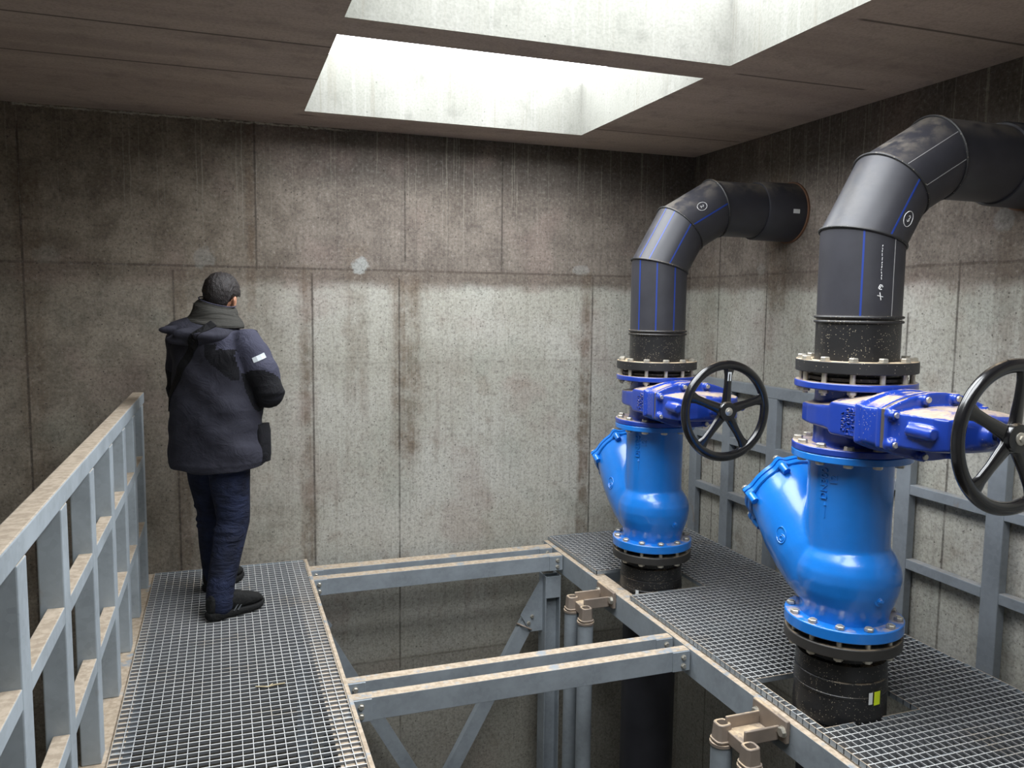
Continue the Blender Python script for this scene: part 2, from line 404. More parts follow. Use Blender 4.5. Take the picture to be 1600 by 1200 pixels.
def text_mesh(name, s, size, depth, mat, parent, loc, xdir, updir):
    cu = bpy.data.curves.new('t', 'FONT'); cu.body = s; cu.size = size; cu.extrude = depth; cu.align_x = 'CENTER'; cu.align_y = 'CENTER'
    cu.resolution_u = 3
    t = bpy.data.objects.new('t', cu); COL.objects.link(t)
    dg = bpy.context.evaluated_depsgraph_get(); me = bpy.data.meshes.new_from_object(t.evaluated_get(dg)); me.name = name
    bpy.data.objects.remove(t)
    x = V(xdir).normalized(); y = (V(updir) - x * V(updir).dot(x)).normalized(); z = x.cross(y)
    me.transform(Matrix(((x.x, y.x, z.x, loc[0]), (x.y, y.y, z.y, loc[1]), (x.z, y.z, z.z, loc[2]), (0, 0, 0, 1))))
    o = bpy.data.objects.new(name, me); COL.objects.link(o); me.materials.clear(); me.materials.append(mat); o.parent = parent
    return o

# ------------------------------------------------------------------ room shell
def slab():
    bm = B(); xs = [XL - .3, OX0, OX1, XR + .3]; ys = sorted([YF - .3, YB + .3] + [y for p in OPEN for y in p])
    def hole(i, j):
        if not (0 <= i < 3 and 0 <= j < len(ys) - 1): return True
        return i == 1 and any(abs(ys[j] - a) < 1e-6 for a, b in OPEN)
    def quad(ps, mi):
        f = bm.faces.new([bm.verts.new(p) for p in ps]); f.material_index = mi
    for i in range(3):
        for j in range(len(ys) - 1):
            if hole(i, j): continue
            x0, x1, y0, y1 = xs[i], xs[i + 1], ys[j], ys[j + 1]
            quad([(x0, y0, ZC), (x0, y1, ZC), (x1, y1, ZC), (x1, y0, ZC)], 0)
            quad([(x0, y0, ZT), (x1, y0, ZT), (x1, y1, ZT), (x0, y1, ZT)], 0)
            if hole(i - 1, j): quad([(x0, y0, ZC), (x0, y0, ZT), (x0, y1, ZT), (x0, y1, ZC)], 1)
            if hole(i + 1, j): quad([(x1, y0, ZC), (x1, y1, ZC), (x1, y1, ZT), (x1, y0, ZT)], 1)
            if hole(i, j - 1): quad([(x0, y0, ZC), (x1, y0, ZC), (x1, y0, ZT), (x0, y0, ZT)], 1)
            if hole(i, j + 1): quad([(x0, y1, ZC), (x0, y1, ZT), (x1, y1, ZT), (x1, y1, ZC)], 1)
    bmesh.ops.remove_doubles(bm, verts=bm.verts, dist=1e-5)
    return obj('ceiling', bm, [M['ceiling'], M['shaft']], smooth=False)
tag(slab(), 'concrete roof slab with rectangular open roof hatches', kind='structure')
def wallbox(name, a, b, m, label):
    bm = B(); box(bm, a, b); return tag(obj(name, bm, m, smooth=False), label, kind='structure')
wallbox('wall_back', (XL, YB, ZFL), (XR, YB + .3, ZC), M['wall_back'], 'stained concrete wall straight ahead, behind the person')
wallbox('wall_right', (XR, YF, ZFL), (XR + .3, YB + .3, ZC), M['wall_right'], 'concrete wall on the right that the black pipes run into')
wallbox('wall_left', (XL - .3, YF, ZFL), (XL, YB + .3, ZC), M['wall_other'], 'concrete wall on the left')
wallbox('wall_front', (XL, YF - .3, ZFL), (XR, YF, ZC), M['wall_other'], 'concrete wall behind the viewer')
wallbox('floor', (XL - .3, YF - .3, ZFL - .2), (XR + .3, YB + .3, ZFL), M['floor'], 'concrete floor of the deep pit')

# ------------------------------------------------------------------ gratings
def grating(name, label, x0, x1, y0, y1, holes, top=0.0, th=.022, pitch_y=.038, pitch_x=.034):
    t = thing(name, label, 'grating', ((x0 + x1) / 2, (y0 + y1) / 2, top - th))
    off = V(t.location)
    def bx(bm, a, b): box(bm, V(a) - off, V(b) - off)
    bm = B(); zt = top; zb = top - th
    n = round((y1 - y0) / pitch_y)
    for i in range(1, n):
        y = y0 + (y1 - y0) * i / n; segs = [(x0, x1)]
        for (a, b, c, d) in holes:
            if c < y < d:
                ns = []
                for (s, e) in segs:
                    if a > s: ns.append((s, min(a, e)))
                    if b < e: ns.append((max(b, s), e))
                segs = ns
        for s, e in segs:
            if e - s > .01: bx(bm, (s, y - .0024, zb), (e, y + .0024, zt))
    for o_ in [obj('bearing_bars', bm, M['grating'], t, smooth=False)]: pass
    bm = B(); n = round((x1 - x0) / pitch_x)
    for i in range(1, n):
        x = x0 + (x1 - x0) * i / n; segs = [(y0, y1)]
        for (a, b, c, d) in holes:
            if a < x < b:
                ns = []
                for (s, e) in segs:
                    if c > s: ns.append((s, min(c, e)))
                    if d < e: ns.append((max(d, s), e))
                segs = ns
        for s, e in segs: bx(bm, (x - .0013, s, zt - .008), (x + .0013, e, zt - .0015))
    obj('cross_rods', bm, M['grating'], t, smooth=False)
    bm = B(); w = .0035
    ys_ = [y0]
    for (a, b, c, d) in holes:
        if a < x0: ys_ += [c, d]
    ys_.append(y1)
    for k in range(0, len(ys_), 2): bx(bm, (x0, ys_[k], zb), (x0 + w, ys_[k + 1], zt + .001))
    bx(bm, (x1 - w, y0, zb), (x1, y1, zt + .001))
    bx(bm, (x0 + w, y0, zb), (x1 - w, y0 + w, zt + .001)); bx(bm, (x0 + w, y1 - w, zb), (x1 - w, y1, zt + .001))
    for (a, b, c, d) in holes:
        a_, b_ = max(a, x0), min(b, x1)
        bx(bm, (a_, d, zb), (b_, d + w, zt + .001)); bx(bm, (a_, c - w, zb), (b_, c, zt + .001))
        bx(bm, (b_, c, zb), (b_ + w, d, zt + .001))
        if a > x0 + .02: bx(bm, (a_ - w, c, zb), (a_, d, zt + .001))
    obj('edge_frame', bm, M['galv_dust'], t, smooth=False)
    return t
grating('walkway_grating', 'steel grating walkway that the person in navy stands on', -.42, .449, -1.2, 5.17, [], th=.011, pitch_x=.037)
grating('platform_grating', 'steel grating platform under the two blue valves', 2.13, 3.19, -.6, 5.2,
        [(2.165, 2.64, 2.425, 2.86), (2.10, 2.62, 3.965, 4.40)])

# ------------------------------------------------------------------ steelwork
FZ = -.03
def channel(bm, p0, p1, h, fw, side, t=.008, tf=.011):
    """channel section along p0-p1 (top at z of p0), web at the line, flanges towards side"""
    p0, p1 = V(p0), V(p1); d = (p1 - p0).normalized(); s = V(side).normalized(); L = (p1 - p0).length
    prof = [(0, 0), (fw, 0), (fw, -tf), (t, -tf - .003), (t, -h + tf + .003), (fw, -h + tf), (fw, -h), (0, -h)]
    loft(bm, [[p0 + s * a + V((0, 0, b)) for a, b in prof], [p1 + s * a + V((0, 0, b)) for a, b in prof]])
def bolt_mesh(name, r, length, head_h=.012, tail=.012, nut=True, washer=True, w=1.75):
    """axis -z: head on top of z=0, shank down to -length, nut under it"""
    bm = B()
    if washer: cyl(bm, (0, 0, 0), (0, 0, .002), r * w * 1.12, n=16)
    hexprism(bm, (0, 0, .002), (0, 0, 1), r * w, head_h, rot=random.random())
    cyl(bm, (0, 0, .001), (0, 0, -length - tail), r, n=10)
    if nut:
        hexprism(bm, (0, 0, -length - .001), (0, 0, -1), r * w, head_h)
    bmesh.ops.recalc_face_normals(bm, faces=bm.faces)
    me = bpy.data.meshes.new(name); bm.to_mesh(me); bm.free(); me.materials.append(M['bolt'])
    me.shade_smooth(); me.set_sharp_from_angle(angle=math.radians(30))
    return me
small_bolt = bolt_mesh('bolt', .007, .02, .009, .01)
def place_bolt(me, loc, axis, parent, name='bolt'):
    o = bpy.data.objects.new(name, me); COL.objects.link(o); o.parent = parent; o.location = loc
    o.rotation_euler = V(axis).to_track_quat('Z', 'Y').to_euler()
    return o

def beam(name, label, p0, p1, h, fw, side, mat, group=None, cat='beam'):
    t = thing(name, label, cat, V(p0), group)
    bm = B(); channel(bm, (0, 0, 0), V(p1) - V(p0), h, fw, side)
    obj('channel_section', bm, mat, t, smooth=False, bevel=.002)
    return t
mb = beam('platform_edge_beam', 'long galvanised edge beam of the valve platform, sand along its lip', (2.10, -.6, FZ), (2.10, 5.2, FZ), .137, .09, (1, 0, 0), M['galv_dust'])
beam('walkway_edge_beam', 'galvanised beam under the right edge of the walkway', (.463, -1.2, -.0115), (.463, 5.2, -.0115), .14, .105, (-1, 0, 0), M['galv_dust'])
beam('walkway_rail_beam', 'sand-covered beam carrying the walkway railing posts', (-.375, -1.2, -.0115), (-.375, 5.2, -.0115), .14, .14, (-1, 0, 0), M['galv_dust'])
beam('wall_side_beam', 'galvanised beam under the wall edge of the valve platform', (3.195, -.6, FZ), (3.195, 5.2, FZ), .137, .07, (-1, 0, 0), M['galv'])
# sandy lip along the right edge of the walkway
bm = B(); box(bm, (-.009, -3.2, .001), (.009, 3.17, .016)); lip = obj('edge_strip', bm, M['galv_dust'], smooth=False, bevel=.002, loc=(.459, 2.0, -.012)); tag(lip, 'sand-covered steel strip along the open edge of the walkway', 'edge strip')
lip.data.transform(Matrix.Translation((0, 0, 0)))

XB = [(3.28, 'front channel of the nearer crossing beam pair', .057, 1), (3.44, 'rear channel of the nearer crossing beam pair', .055, 1),
      (4.85, 'front channel of the crossing beam pair by the back wall', .07, 1), (5.027, 'rear channel of the crossing beam pair, closest to the back wall', .09, 1)]
for k, (y, lb, fw, s) in enumerate(XB):
    t = beam('crossing_beam', 'galvanised ' + lb + ', sand on top', (.47, y, FZ), (2.095, y, FZ), .10, fw, (0, 1, 0), M['galv_dust'], 'crossing beams over the pit')
    for (x0, x1) in ((0.0, .085), (1.53, 1.622)):
        bm = B(); box(bm, (x0, -.009, -.098), (x1, -.0005, -.002)); pl = obj('end_plate', bm, M['galv'], t, smooth=False, bevel=.0015)
        for zz in (-.03, -.072):
            place_bolt(small_bolt, ((x0 + x1) / 2 + (.01 if x0 else -.004), -.009, zz), (0, -1, 0), pl)
    t['_'] = 0; del t['_']

def column(label, x0, x1, y0, y1):
    t = thing('steel_column', label, 'column', ((x0 + x1) / 2, (y0 + y1) / 2, ZFL), 'columns under the platforms')
    w, d, H = (x1 - x0) / 2, (y1 - y0) / 2, -ZFL + FZ - .145
    bm = B()
    box(bm, (-w, -d, 0), (-w + .008, d, H)); box(bm, (w - .008, -d, 0), (w, d, H)); box(bm, (-w + .008, -.004, 0), (w - .008, .004, H))
    box(bm, (-w + .008, -d, H - .15), (w - .008, -d + .006, H - .002))
    obj('shaft', bm, M['galv'], t, smooth=False, bevel=.0015)
    bm = B(); box(bm, (-w - .03, -d - .03, 0), (w + .03, d + .03, .012)); obj('base_plate', bm, M['galv'], t, smooth=False)
    return t
column('galvanised column under the right end of the beams by the back wall', 1.985, 2.095, 4.87, 4.99)
column('galvanised column in shadow below the wall side of the valve platform', 3.09, 3.19, 3.43, 3.53)
column('galvanised column under the walkway by the back wall', .37, .46, 4.87, 4.99)
column('galvanised column under the walkway at the nearer beam pair', .37, .46, 3.33, 3.43)

def brace(label, p0, p1, gus):
    p0, p1 = V(p0), V(p1)
    t = thing('diagonal_brace', label, 'brace', p0, 'diagonal braces below the beams')
    d = (p1 - p0).normalized(); n = V((0, 1, 0)); s = d.cross(n).normalized(); w = .045
    prof = [(-w, 0), (w, 0), (w, .008), (-w + .01, .008), (-w + .01, .05), (-w, .05)]
    bm = B(); loft(bm, [[s * a + n * b for a, b in prof], [(p1 - p0) + s * a + n * b for a, b in prof]])
    obj('angle_bar', bm, M['galv'], t, smooth=False)
    bm = B(); pts = [V(q) - p0 for q in gus]
    loft(bm, [[q + n * -.01 for q in pts], [q + n * -.001 for q in pts]])
    g = obj('gusset_plate', bm, M['galv'], t, smooth=False)
    for k in (.04, .09): place_bolt(small_bolt, d * k + V((0, -.01, 0)), (0, -1, 0), g)
    return t
br = brace('diagonal brace running down left from the platform column, wire tied round it', (1.93, 4.93, -.42), (1.22, 4.93, -1.70), [(1.985, 4.93, -.18), (1.985, 4.93, -.56), (1.90, 4.93, -.56), (1.83, 4.93, -.44)])
bm = B(); c = V((1.93, 4.93, -.42)) ; d_ = (V((1.22, 4.93, -1.70)) - c).normalized()
tube(bm, [d_ * (.13 + .01 * math.sin(a)) + (d_.cross(V((0, 1, 0)))).normalized() * .056 * math.cos(a) + V((0, .02, 0)) + V((0, 1, 0)) * .042 * math.sin(a) for a in [2 * PI * k / 20 for k in range(20)]], .006, 6, closed=True)
obj('tie_wire', bm, M['cast'], br)
brace('diagonal brace running down right from the walkway column', (.50, 5.0, -.36), (1.20, 5.0, -1.62), [(.46, 5.0, -.18), (.60, 5.0, -.38), (.52, 5.0, -.5), (.46, 5.0, -.5)])
# under-walkway cross members and long brace seen through the walkway
for k, y in ((0, .9), (3, 5.05)):
    t = beam('walkway_joist', ['galvanised joist below the walkway nearest the viewer', 'galvanised joist below the walkway left of the front railing posts', 'galvanised joist below the walkway level with the nearer beam pair', 'galvanised joist below the walkway under the person by the wall'][k],
             (-.365, y, FZ - .03), (.352, y, FZ - .03), .1, .05, (0, 1, 0), M['galv'], 'joists below the walkway', 'joist')
for k, y in enumerate((2.2, 3.36, 4.6)):
    beam('platform_joist', ['galvanised joist below the valve platform in front of the nearer valve', 'galvanised joist below the valve platform between the two valves', 'galvanised joist below the valve platform behind the farther valve'][k],
         (2.11, y, FZ - .03), (3.185, y, FZ - .03), .1, .05, (0, 1, 0), M['galv'], 'joists below the platform', 'joist')

# ------------------------------------------------------------------ railings
def railing(name, label, xf, sgn, posts, y0, y1, mat, z0, wtop, wpost=.065, zt0=1.037, zt1=1.10):
    """xf: face towards the walkway, body extends in direction sgn"""
    t = thing(name, label, 'railing', (xf + sgn * .03, (y0 + y1) / 2, z0)); off = V(t.location)
    def bx(bm, a, b):
        a, b = V(a) - off, V(b) - off
        box(bm, [min(a[i], b[i]) for i in range(3)], [max(a[i], b[i]) for i in range(3)])
    bm = B(); bx(bm, (xf, y0, zt0), (xf + sgn * wtop, y1, zt1)); obj('top_rail', bm, mat, t, smooth=False, bevel=.005)
    for y in posts:
        bm = B(); bx(bm, (xf, y - .045, z0), (xf + sgn * wpost, y + .045, zt0)); p = obj('post', bm, mat, t, smooth=False, bevel=.004)
    ys = list(posts)
    for za in (.755, .378):
        for a, b in zip(ys[:-1], ys[1:]):
            bm = B(); bx(bm, (xf + sgn * .001, a + .045, za - .05), (xf + sgn * .046, b - .045, za)); obj('middle_rail', bm, mat, t, smooth=False, bevel=.003)
    return t
railing('walkway_railing', 'galvanised guard railing along the left side of the walkway', -.44, -1, [.5, 1.015, 1.53, 2.05, 2.57, 3.10, 3.62, 4.08, 4.52, 4.98], .45, 5.1, M['rail'], -.0112, .062)
railing('platform_railing', 'galvanised guard railing between the blue valves and the right wall', 3.195, 1, [1.02, 1.55, 2.08, 2.60, 3.12, 3.64, 4.17, 4.65, 5.05], .97, 5.15, M['rail_r'], -.1, .045, .045, 1.062, 1.135)

# ------------------------------------------------------------------ pipes and valves
FR, PR = .23, .1575
P2, P1 = V((2.378, 2.59, 0)), V((2.365, 4.15, 0))
DZ = {2: 0.0, 1: -.108}

def miter_ring(c, d_in, nrm, r, n, up0):
    """ring on the plane through c with normal nrm, swept from a circle round d_in; up0 = x axis of that circle"""
    d = V(d_in).normalized(); nrm = V(nrm).normalized(); y = d.cross(up0)
    out = []
    for k in range(n):
        o = up0 * (r * math.cos(2 * PI * k / n)) + y * (r * math.sin(2 * PI * k / n))
        out.append(V(c) + o - d * (o.dot(nrm) / d.dot(nrm)))
    return out
def sdir(deg): a = math.radians(deg); return V((math.sin(a), 0, math.cos(a)))

def discharge_pipe(which, P, z1, z3, label, coupx):
    dz = DZ[which]
    t = thing('discharge_pipe', label, 'pipe', (P.x, P.y, 1.37 + dz), 'black discharge pipes with stepped bends'); off = V(t.location)
    L = (z3 - z1) / (.8660 + .5)
    J1 = V((P.x, P.y, z1)); J2 = J1 + sdir(30) * L; J3 = J2 + sdir(60) * L
    cx = coupx; n = 64
    def W(rr): return [p - off for p in rr]
    def seg_ring(J, dd, nd, r=PR): # circle x-axis: rotate (-1,0,0) accordingly
        x = V((0, 1, 0)).cross(sdir(dd)).normalized() * -1
        return W(miter_ring(J, sdir(dd), sdir(nd), r, n, x))
    zj = 1.58 + dz * .98
    # stub with speckles
    bm = B(); loft(bm, [W(ring((P.x, P.y, zz), (0, 0, 1), rr, n)) for zz, rr in ((1.343 + dz, .19), (1.356 + dz, .192), (1.360 + dz, .158), (zj - .002, .1585))])
    obj('flanged_stub', bm, M['black_speck'], t)
    bm = B(); tubering(bm, V((P.x, P.y, 1.374 + dz)) - off, (0, 0, 1), .163, FR - .001, 0, .046); obj('backing_ring', bm, M['black_ring'], t, bevel=.003)
    bm = B(); loft(bm, [W(ring((P.x, P.y, zj), (0, 0, 1), PR, n, xax=(-1, 0, 0))), seg_ring(J1, 0, 15)]); riser = obj('vertical_pipe', bm, M['black_pe'], t)
    bm = B(); loft(bm, [seg_ring(J1, 30, 15), seg_ring(J2, 30, 45)]); b1 = obj('bend_segment', bm, M['black_pe'], t)
    bm = B(); loft(bm, [seg_ring(J2, 60, 45), seg_ring(J3, 60, 75)]); b2 = obj('bend_segment', bm, M['black_pe'], t)
    bm = B(); loft(bm, [seg_ring(J3, 90, 75), W(ring((cx + .02, P.y, z3), (1, 0, 0), PR, n, xax=(0, 0, 1)))]); obj('horizontal_pipe', bm, M['black_pe'], t)
    bm = B(); loft(bm, [W(ring((x, P.y, z3), (1, 0, 0), r, n)) for x, r in ((cx, .158), (cx, .166), (cx + .010, .171), (XR - .001, .174))]); cp = obj('wall_coupler', bm, M['black_pe'], t)
    bm = B(); tubering(bm, V((XR - .012, P.y, z3)) - off, (1, 0, 0), .173, .183, 0, .0115); obj('wall_sleeve', bm, M['rust'], t)
    # weld beads
    def bead(rr, r=.0055):
        bm = B(); tube(bm, rr, r, 6, closed=True); obj('weld_bead', bm, M['black_ring'], t)
    bead(seg_ring(J1, 0, 15, PR + .003)); bead(seg_ring(J2, 30, 45, PR + .003)); bead(seg_ring(J3, 60, 75, PR + .003))
    bm = B(); tube(bm, W(ring((P.x, P.y, zj + .009), (0, 0, 1), PR + .004, n)), .006, 6, closed=True); tube(bm, W(ring((P.x, P.y, zj - .009), (0, 0, 1), PR + .004, n)), .006, 6, closed=True)
    obj('weld_bead', bm, M['black_ring'], t)
    # stripes: follow an angle index round the pipe
    def pt(J, dd, nd, phi, r):
        x = V((0, 1, 0)).cross(sdir(dd)).normalized() * -1; d = sdir(dd); y = d.cross(x); nn = sdir(nd)
        o = x * (r * math.cos(phi)) + y * (r * math.sin(phi))
        return J + o - d * (o.dot(nn) / d.dot(nn)) - off
    def strip(bm, A, Bb, phi, w):
        dphi = w / PR / 2; r0, r1 = PR - .001, PR + .0008
        loft(bm, [[pt(*q, phi - dphi, r0), pt(*q, phi + dphi, r0), pt(*q, phi + dphi, r1), pt(*q, phi - dphi, r1)] for q in (A, Bb)])
    bot = V((P.x, P.y, zj + .012))
    return t, J1, J2, J3, off, pt, strip, riser, b1, b2, cp, bot, L

def phi_of(az):   # azimuth (deg, world) on the vertical pipe -> angle index (x axis = -X, y = d x x)
    # at dd=0: x=-X?, y=Z x x
    x = V((0, 1, 0)).cross(sdir(0)).normalized() * -1; y = V((0, 0, 1)).cross(x)
    v = V((math.cos(math.radians(az)), math.sin(math.radians(az)), 0)); return math.atan2(v.dot(y), v.dot(x))

for which, P in ((2, P2), (1, P1)):
    z1, z3, cx = (1.893, 2.228, 3.045) if which == 2 else (1.85, 2.195, 2.985)
    lb = 'nearer black discharge pipe, white marker circle on its bend, rising from the right valve' if which == 2 else 'farther black discharge pipe with blue stripes, its wide coupler entering the wall'
    t, J1, J2, J3, off, pt, strip, riser, b1, b2, cp, bot, L = discharge_pipe(which, P, z1, z3, lb, cx)
    back = math.degrees(math.atan2(-P.y, -P.x))     # azimuth towards the viewer
    if which == 2:
        a_vert = [(back + 2, .007, 'stripe')]; a_scr = [(back + 47, .003)]; a1 = [back + 38]; a2 = []; scr2 = [back + 12, back + 52]
    else:
        a_vert = [(back - 42, .008, 's'), (back - 4, .008, 's'), (back + 34, .008, 's')]; a_scr = []; a1 = [back - 46, back - 22, back + 20]; a2 = [back + 25]; scr2 = []
    bm = B()
    for (a, w, _) in a_vert: strip(bm, (bot, 0, 0), (J1, 0, 15), phi_of(a), w)
    obj('blue_stripe', bm, M['stripe'], riser)
    bm = B()
    for a in a1: strip(bm, (J1, 30, 15), (J2, 30, 45), phi_of(a), .007)
    obj('blue_stripe', bm, M['stripe'], b1)
    if a2:
        bm = B()
        for a in a2: strip(bm, (J2, 60, 45), (J3, 60, 75), phi_of(a), .008)
        obj('blue_stripe', bm, M['stripe'], b2)
    if a_scr:
        bm = B()
        for a, w in a_scr: strip(bm, (bot, 0, 0), (J1, 0, 15), phi_of(a), w)
        obj('scribe_line', bm, M['scratch'], riser)
        bm = B()
        for a in scr2: strip(bm, (J2, 60, 45), (J3, 60, 75), phi_of(a), .0025)
        obj('scribe_line', bm, M['scratch'], b2)
    # marker circle with a numeral on the bend
    def surf(seg, sx, ang):   # seg: (J, dd), sx: distance along, ang: index angle
        J, dd = seg; x = V((0, 1, 0)).cross(sdir(dd)).normalized() * -1; d = sdir(dd); y = d.cross(x)
        return J + d * sx + (x * math.cos(ang) + y * math.sin(ang)) * (PR + .001) - off
    seg = (J1, 30) if which == 2 else (J2, 60)
    a0 = phi_of(back + (52 if which == 2 else 2)); s0 = L * (.38 if which == 2 else .42)
    bm = B()
    tube(bm, [surf(seg, s0 + .030 * math.sin(q), a0 + .024 / PR * math.cos(q)) for q in [2 * PI * k / 28 for k in range(28)]], .0011, 5, closed=True)
    num = [(-.3, .5), (0, .75), (.35, .5), (.1, .1), (.4, -.3), (.05, -.6), (-.3, -.4)] if which == 2 else [(-.4, .4), (0, .65), (.35, .3), (-.05, -.1), (-.4, -.5), (.1, -.45), (.45, -.5)]
    tube(bm, [surf(seg, s0 + .018 * b_, a0 + .016 / PR * a_) for a_, b_ in num], .0013, 5)
    obj('marker_circle', bm, M['chalk'], b1 if which == 2 else b2)
    if which == 2:   # printed line and marker scrawl on the vertical pipe
        bm = B(); az = phi_of(back + 27)
        def vs(z, da): return surf((V((P.x, P.y, 0)), 0), z, az + da)
        zz = 1.86
        while zz > 1.73:
            ln = random.uniform(.004, .012); tube(bm, [vs(zz, random.uniform(-.012, .012)), vs(zz - ln, random.uniform(-.012, .012))], .0011, 4); zz -= ln + random.uniform(.002, .006)
        tube(bm, [vs(1.703 + .009 * math.sin(q), .045 * math.cos(q) + .01 * math.sin(3 * q)) for q in [2 * PI * k / 16 for k in range(15)]], .0014, 5)
        tube(bm, [vs(1.697, -.03), vs(1.712, .03)], .0013, 5)
        tube(bm, [vs(1.672, -.07), vs(1.667, .07)], .0014, 5); tube(bm, [vs(1.684, -.015), vs(1.655, .02)], .0014, 5)
        obj('marker_scrawl', bm, M['chalk'], riser)
    else:            # small white sticker on the wall coupler
        r_ = .1735; x0 = 3.14; bm = B(); a_ = [math.radians(q) for q in (196, 202, 208)]
        rows = [[V((xx, P.y + r_ * math.cos(q), z3 + r_ * math.sin(q) * -1)) - off for q in a_] for xx in (x0, x0 + .035)]
        # face the viewer: sticker at azimuth towards -Y, slightly up
        a_ = [math.radians(q) for q in (178, 182, 186)]
        rows = [[V((xx, P.y + r_ * math.cos(q), z3 - .005 + r_ * math.sin(q))) - off for q in a_] for xx in (x0, x0 + .045)]
        rws2 = [[p + V((0, -.001, 0)) for p in r] for r in rows]
        loft(bm, [rows[0] + rws2[0][::-1], rows[1] + rws2[1][::-1]]); obj('white_sticker', bm, M['white_label'], cp)

# bolts shared by the flanges
def flange_bolts(me, P, z, off, parent, n=12, rr=.205, phase=15, up=True):
    for k in range(n):
        a = math.radians(phase + 360 / n * k)
        o = place_bolt(me, V((P.x + rr * math.cos(a), P.y + rr * math.sin(a), z)) - off, (0, 0, 1) if up else (0, 0, -1), parent, 'flange_bolt')
top_bolt = bolt_mesh('flange_bolt', .0105, .112, .013, .022)
mid_bolt = bolt_mesh('flange_bolt', .0105, .056, .013, .012)
low_bolt = bolt_mesh('flange_bolt', .0105, .114, .012, .016)

def flange_prof(bm, c, z0, z1, rin, n=72):
    tubering(bm, c, (0, 0, 1), rin, FR, z0, z1, n)

def check_valve(which, P):
    dz = DZ[which]
    lb = 'bright azure ball check valve nearer the viewer, with a raised arrow on its body' if which == 2 else 'bright azure ball check valve farther away, beside the back corner'
    t = thing('ball_check_valve', lb, 'valve', (P.x, P.y, .335 + dz), 'azure ball check valves'); off = V((0, 0, .335))
    c = lambda x, y, z: V((x, y, z)) - off
    bm = B()
    n = 48
    loft(bm, [ring(c(0, 0, z), (0, 0, 1), r, n) for z, r in ((.55, .163), (.8, .163), (1.045, .163))])
    loft(bm, [ring(c(0, -.008 if .4 < z < .7 else 0, z), (0, 0, 1), r, n) for z, r in ((.345, .172), (.39, .172), (.425, .174), (.455, .186), (.50, .200), (.55, .207), (.59, .204), (.63, .188), (.66, .166), (.69, .13))])
    nl = V((0, .866, .5))
    X = (1, 0, 0)
    loft(bm, [ring(c(0, .00, .45), (0, .15, .98), .184, n, xax=X), ring(c(0, .055, .52), (0, .45, .89), .198, n, xax=X), ring(c(0, .14, .60), (0, .66, .75), .202, n, xax=X),
              ring(c(0, .235, .675), (0, .77, .64), .198, n, xax=X), ring(c(0, .32, .745), nl, .187, n, xax=X), ring(c(0, .372, .786), nl, .176, n, xax=X), ring(c(0, .386, .794), nl, .178, n, xax=X)])
    body = remeshed('valve_body', bm, .0065, M['azure'], t, 10, .6)
    bm = B(); flange_prof(bm, c(0, 0, .335), 0, .046, .15); obj('lower_flange', bm, M['azure'], t, bevel=.004)
    bm = B(); flange_prof(bm, c(0, 0, 1.029), 0, .028, .14); obj('upper_flange', bm, M['azure'], t, bevel=.003)
    # casting seam ribs and upper stop block
    # lid
    C = c(0, .386, .794); x, y = V((1, 0, 0)), nl.cross(V((1, 0, 0))).normalized()
    def lobed(r0, lug, nn=96, nl_=6):
        out = []
        for k in range(nn):
            a = 2 * PI * k / nn; w = max(0, math.cos(nl_ * (a + PI / nl_ * 0) / 1.0)) ** 4
            out.append((a, r0 + lug * w))
        return out
    def lr(h, r0, lug): return [C + nl * h + (x * math.cos(a) + y * math.sin(a)) * r for a, r in lobed(r0, lug)]
    bm = B(); loft(bm, [lr(-.004, .178, .022), lr(0, .184, .026), lr(.018, .184, .026), lr(.02, .180, .024)]); obj('seat_flange', bm, M['azure'], t, angle=30)
    bm = B(); loft(bm, [lr(.023, .180, .024), lr(.025, .185, .026), lr(.040, .185, .026), lr(.046, .178, .02), lr(.058, .14, 0), lr(.066, .10, 0), lr(.069, .03, 0)])
    lid = obj('lid', bm, M['azure'], t, angle=30)
    for k in range(6):
        a = k * PI / 3; q = C + (x * math.cos(a) + y * math.sin(a)) * .193
        o = place_bolt(small_bolt2, q + nl * .044, nl, lid, 'lid_bolt')
    # lugs round the bolts below the lid
    for k in range(6):
        a = k * PI / 3; q = C + (x * math.cos(a) + y * math.sin(a)) * .191
        bm = B(); cyl(bm, q + nl * -.04, q + nl * 0.0, .017, .02, n=16); obj('bolt_lug', bm, M['azure'], body)
    # hexagon drain plug, round emblem, arrow, lettering on the viewer's side
    az = math.atan2(-P.y, -P.x)
    def side(ang, r, z): a = az + math.radians(ang); return c(r * math.cos(a), r * math.sin(a), z), V((math.cos(a), math.sin(a), 0))
    p, dd = side(38, .198, .50)
    bm = B(); cyl(bm, p - dd * .012, p + dd * .008, .024, .022, n=24); cyl(bm, p, p + dd * .013, .013, .012, n=20); hexprism(bm, p + dd * .012, dd, .008, .006); obj('drain_plug', bm, M['azure'], body)
    from mathutils.bvhtree import BVHTree
    bv = BVHTree.FromPolygons([v.co for v in body.data.vertices], [list(p_.vertices) for p_ in body.data.polygons])
    hit = bv.ray_cast(c(-1, .165, .675), V((1, 0, 0)))
    bm = B(); q, dd = hit[0], hit[1]; ey = (V((0, .35, 1)) - dd * V((0, .35, 1)).dot(dd)).normalized(); ex = ey.cross(dd)
    tube(bm, [q + ex * .026 * math.cos(s) + ey * .034 * math.sin(s) for s in [2 * PI * k / 28 for k in range(28)]], .003, 6, closed=True)
    tube(bm, [q + ex * .010 * math.cos(s) + ey * (-.014 + .010 * math.sin(s)) for s in [2 * PI * k / 14 for k in range(14)]], .0026, 6, closed=True)
    tube(bm, [q + ex * .018 * math.cos(s) + ey * (-.014 + .018 * math.sin(s)) for s in [-.6, -.1, .4, .9, 1.4]], .0022, 6)
    tube(bm, [q + ex * -.016 + ey * -.022, q + ex * -.016 + ey * .0], .0026, 6)
    obj('cast_emblem', bm, M['azure'], body)
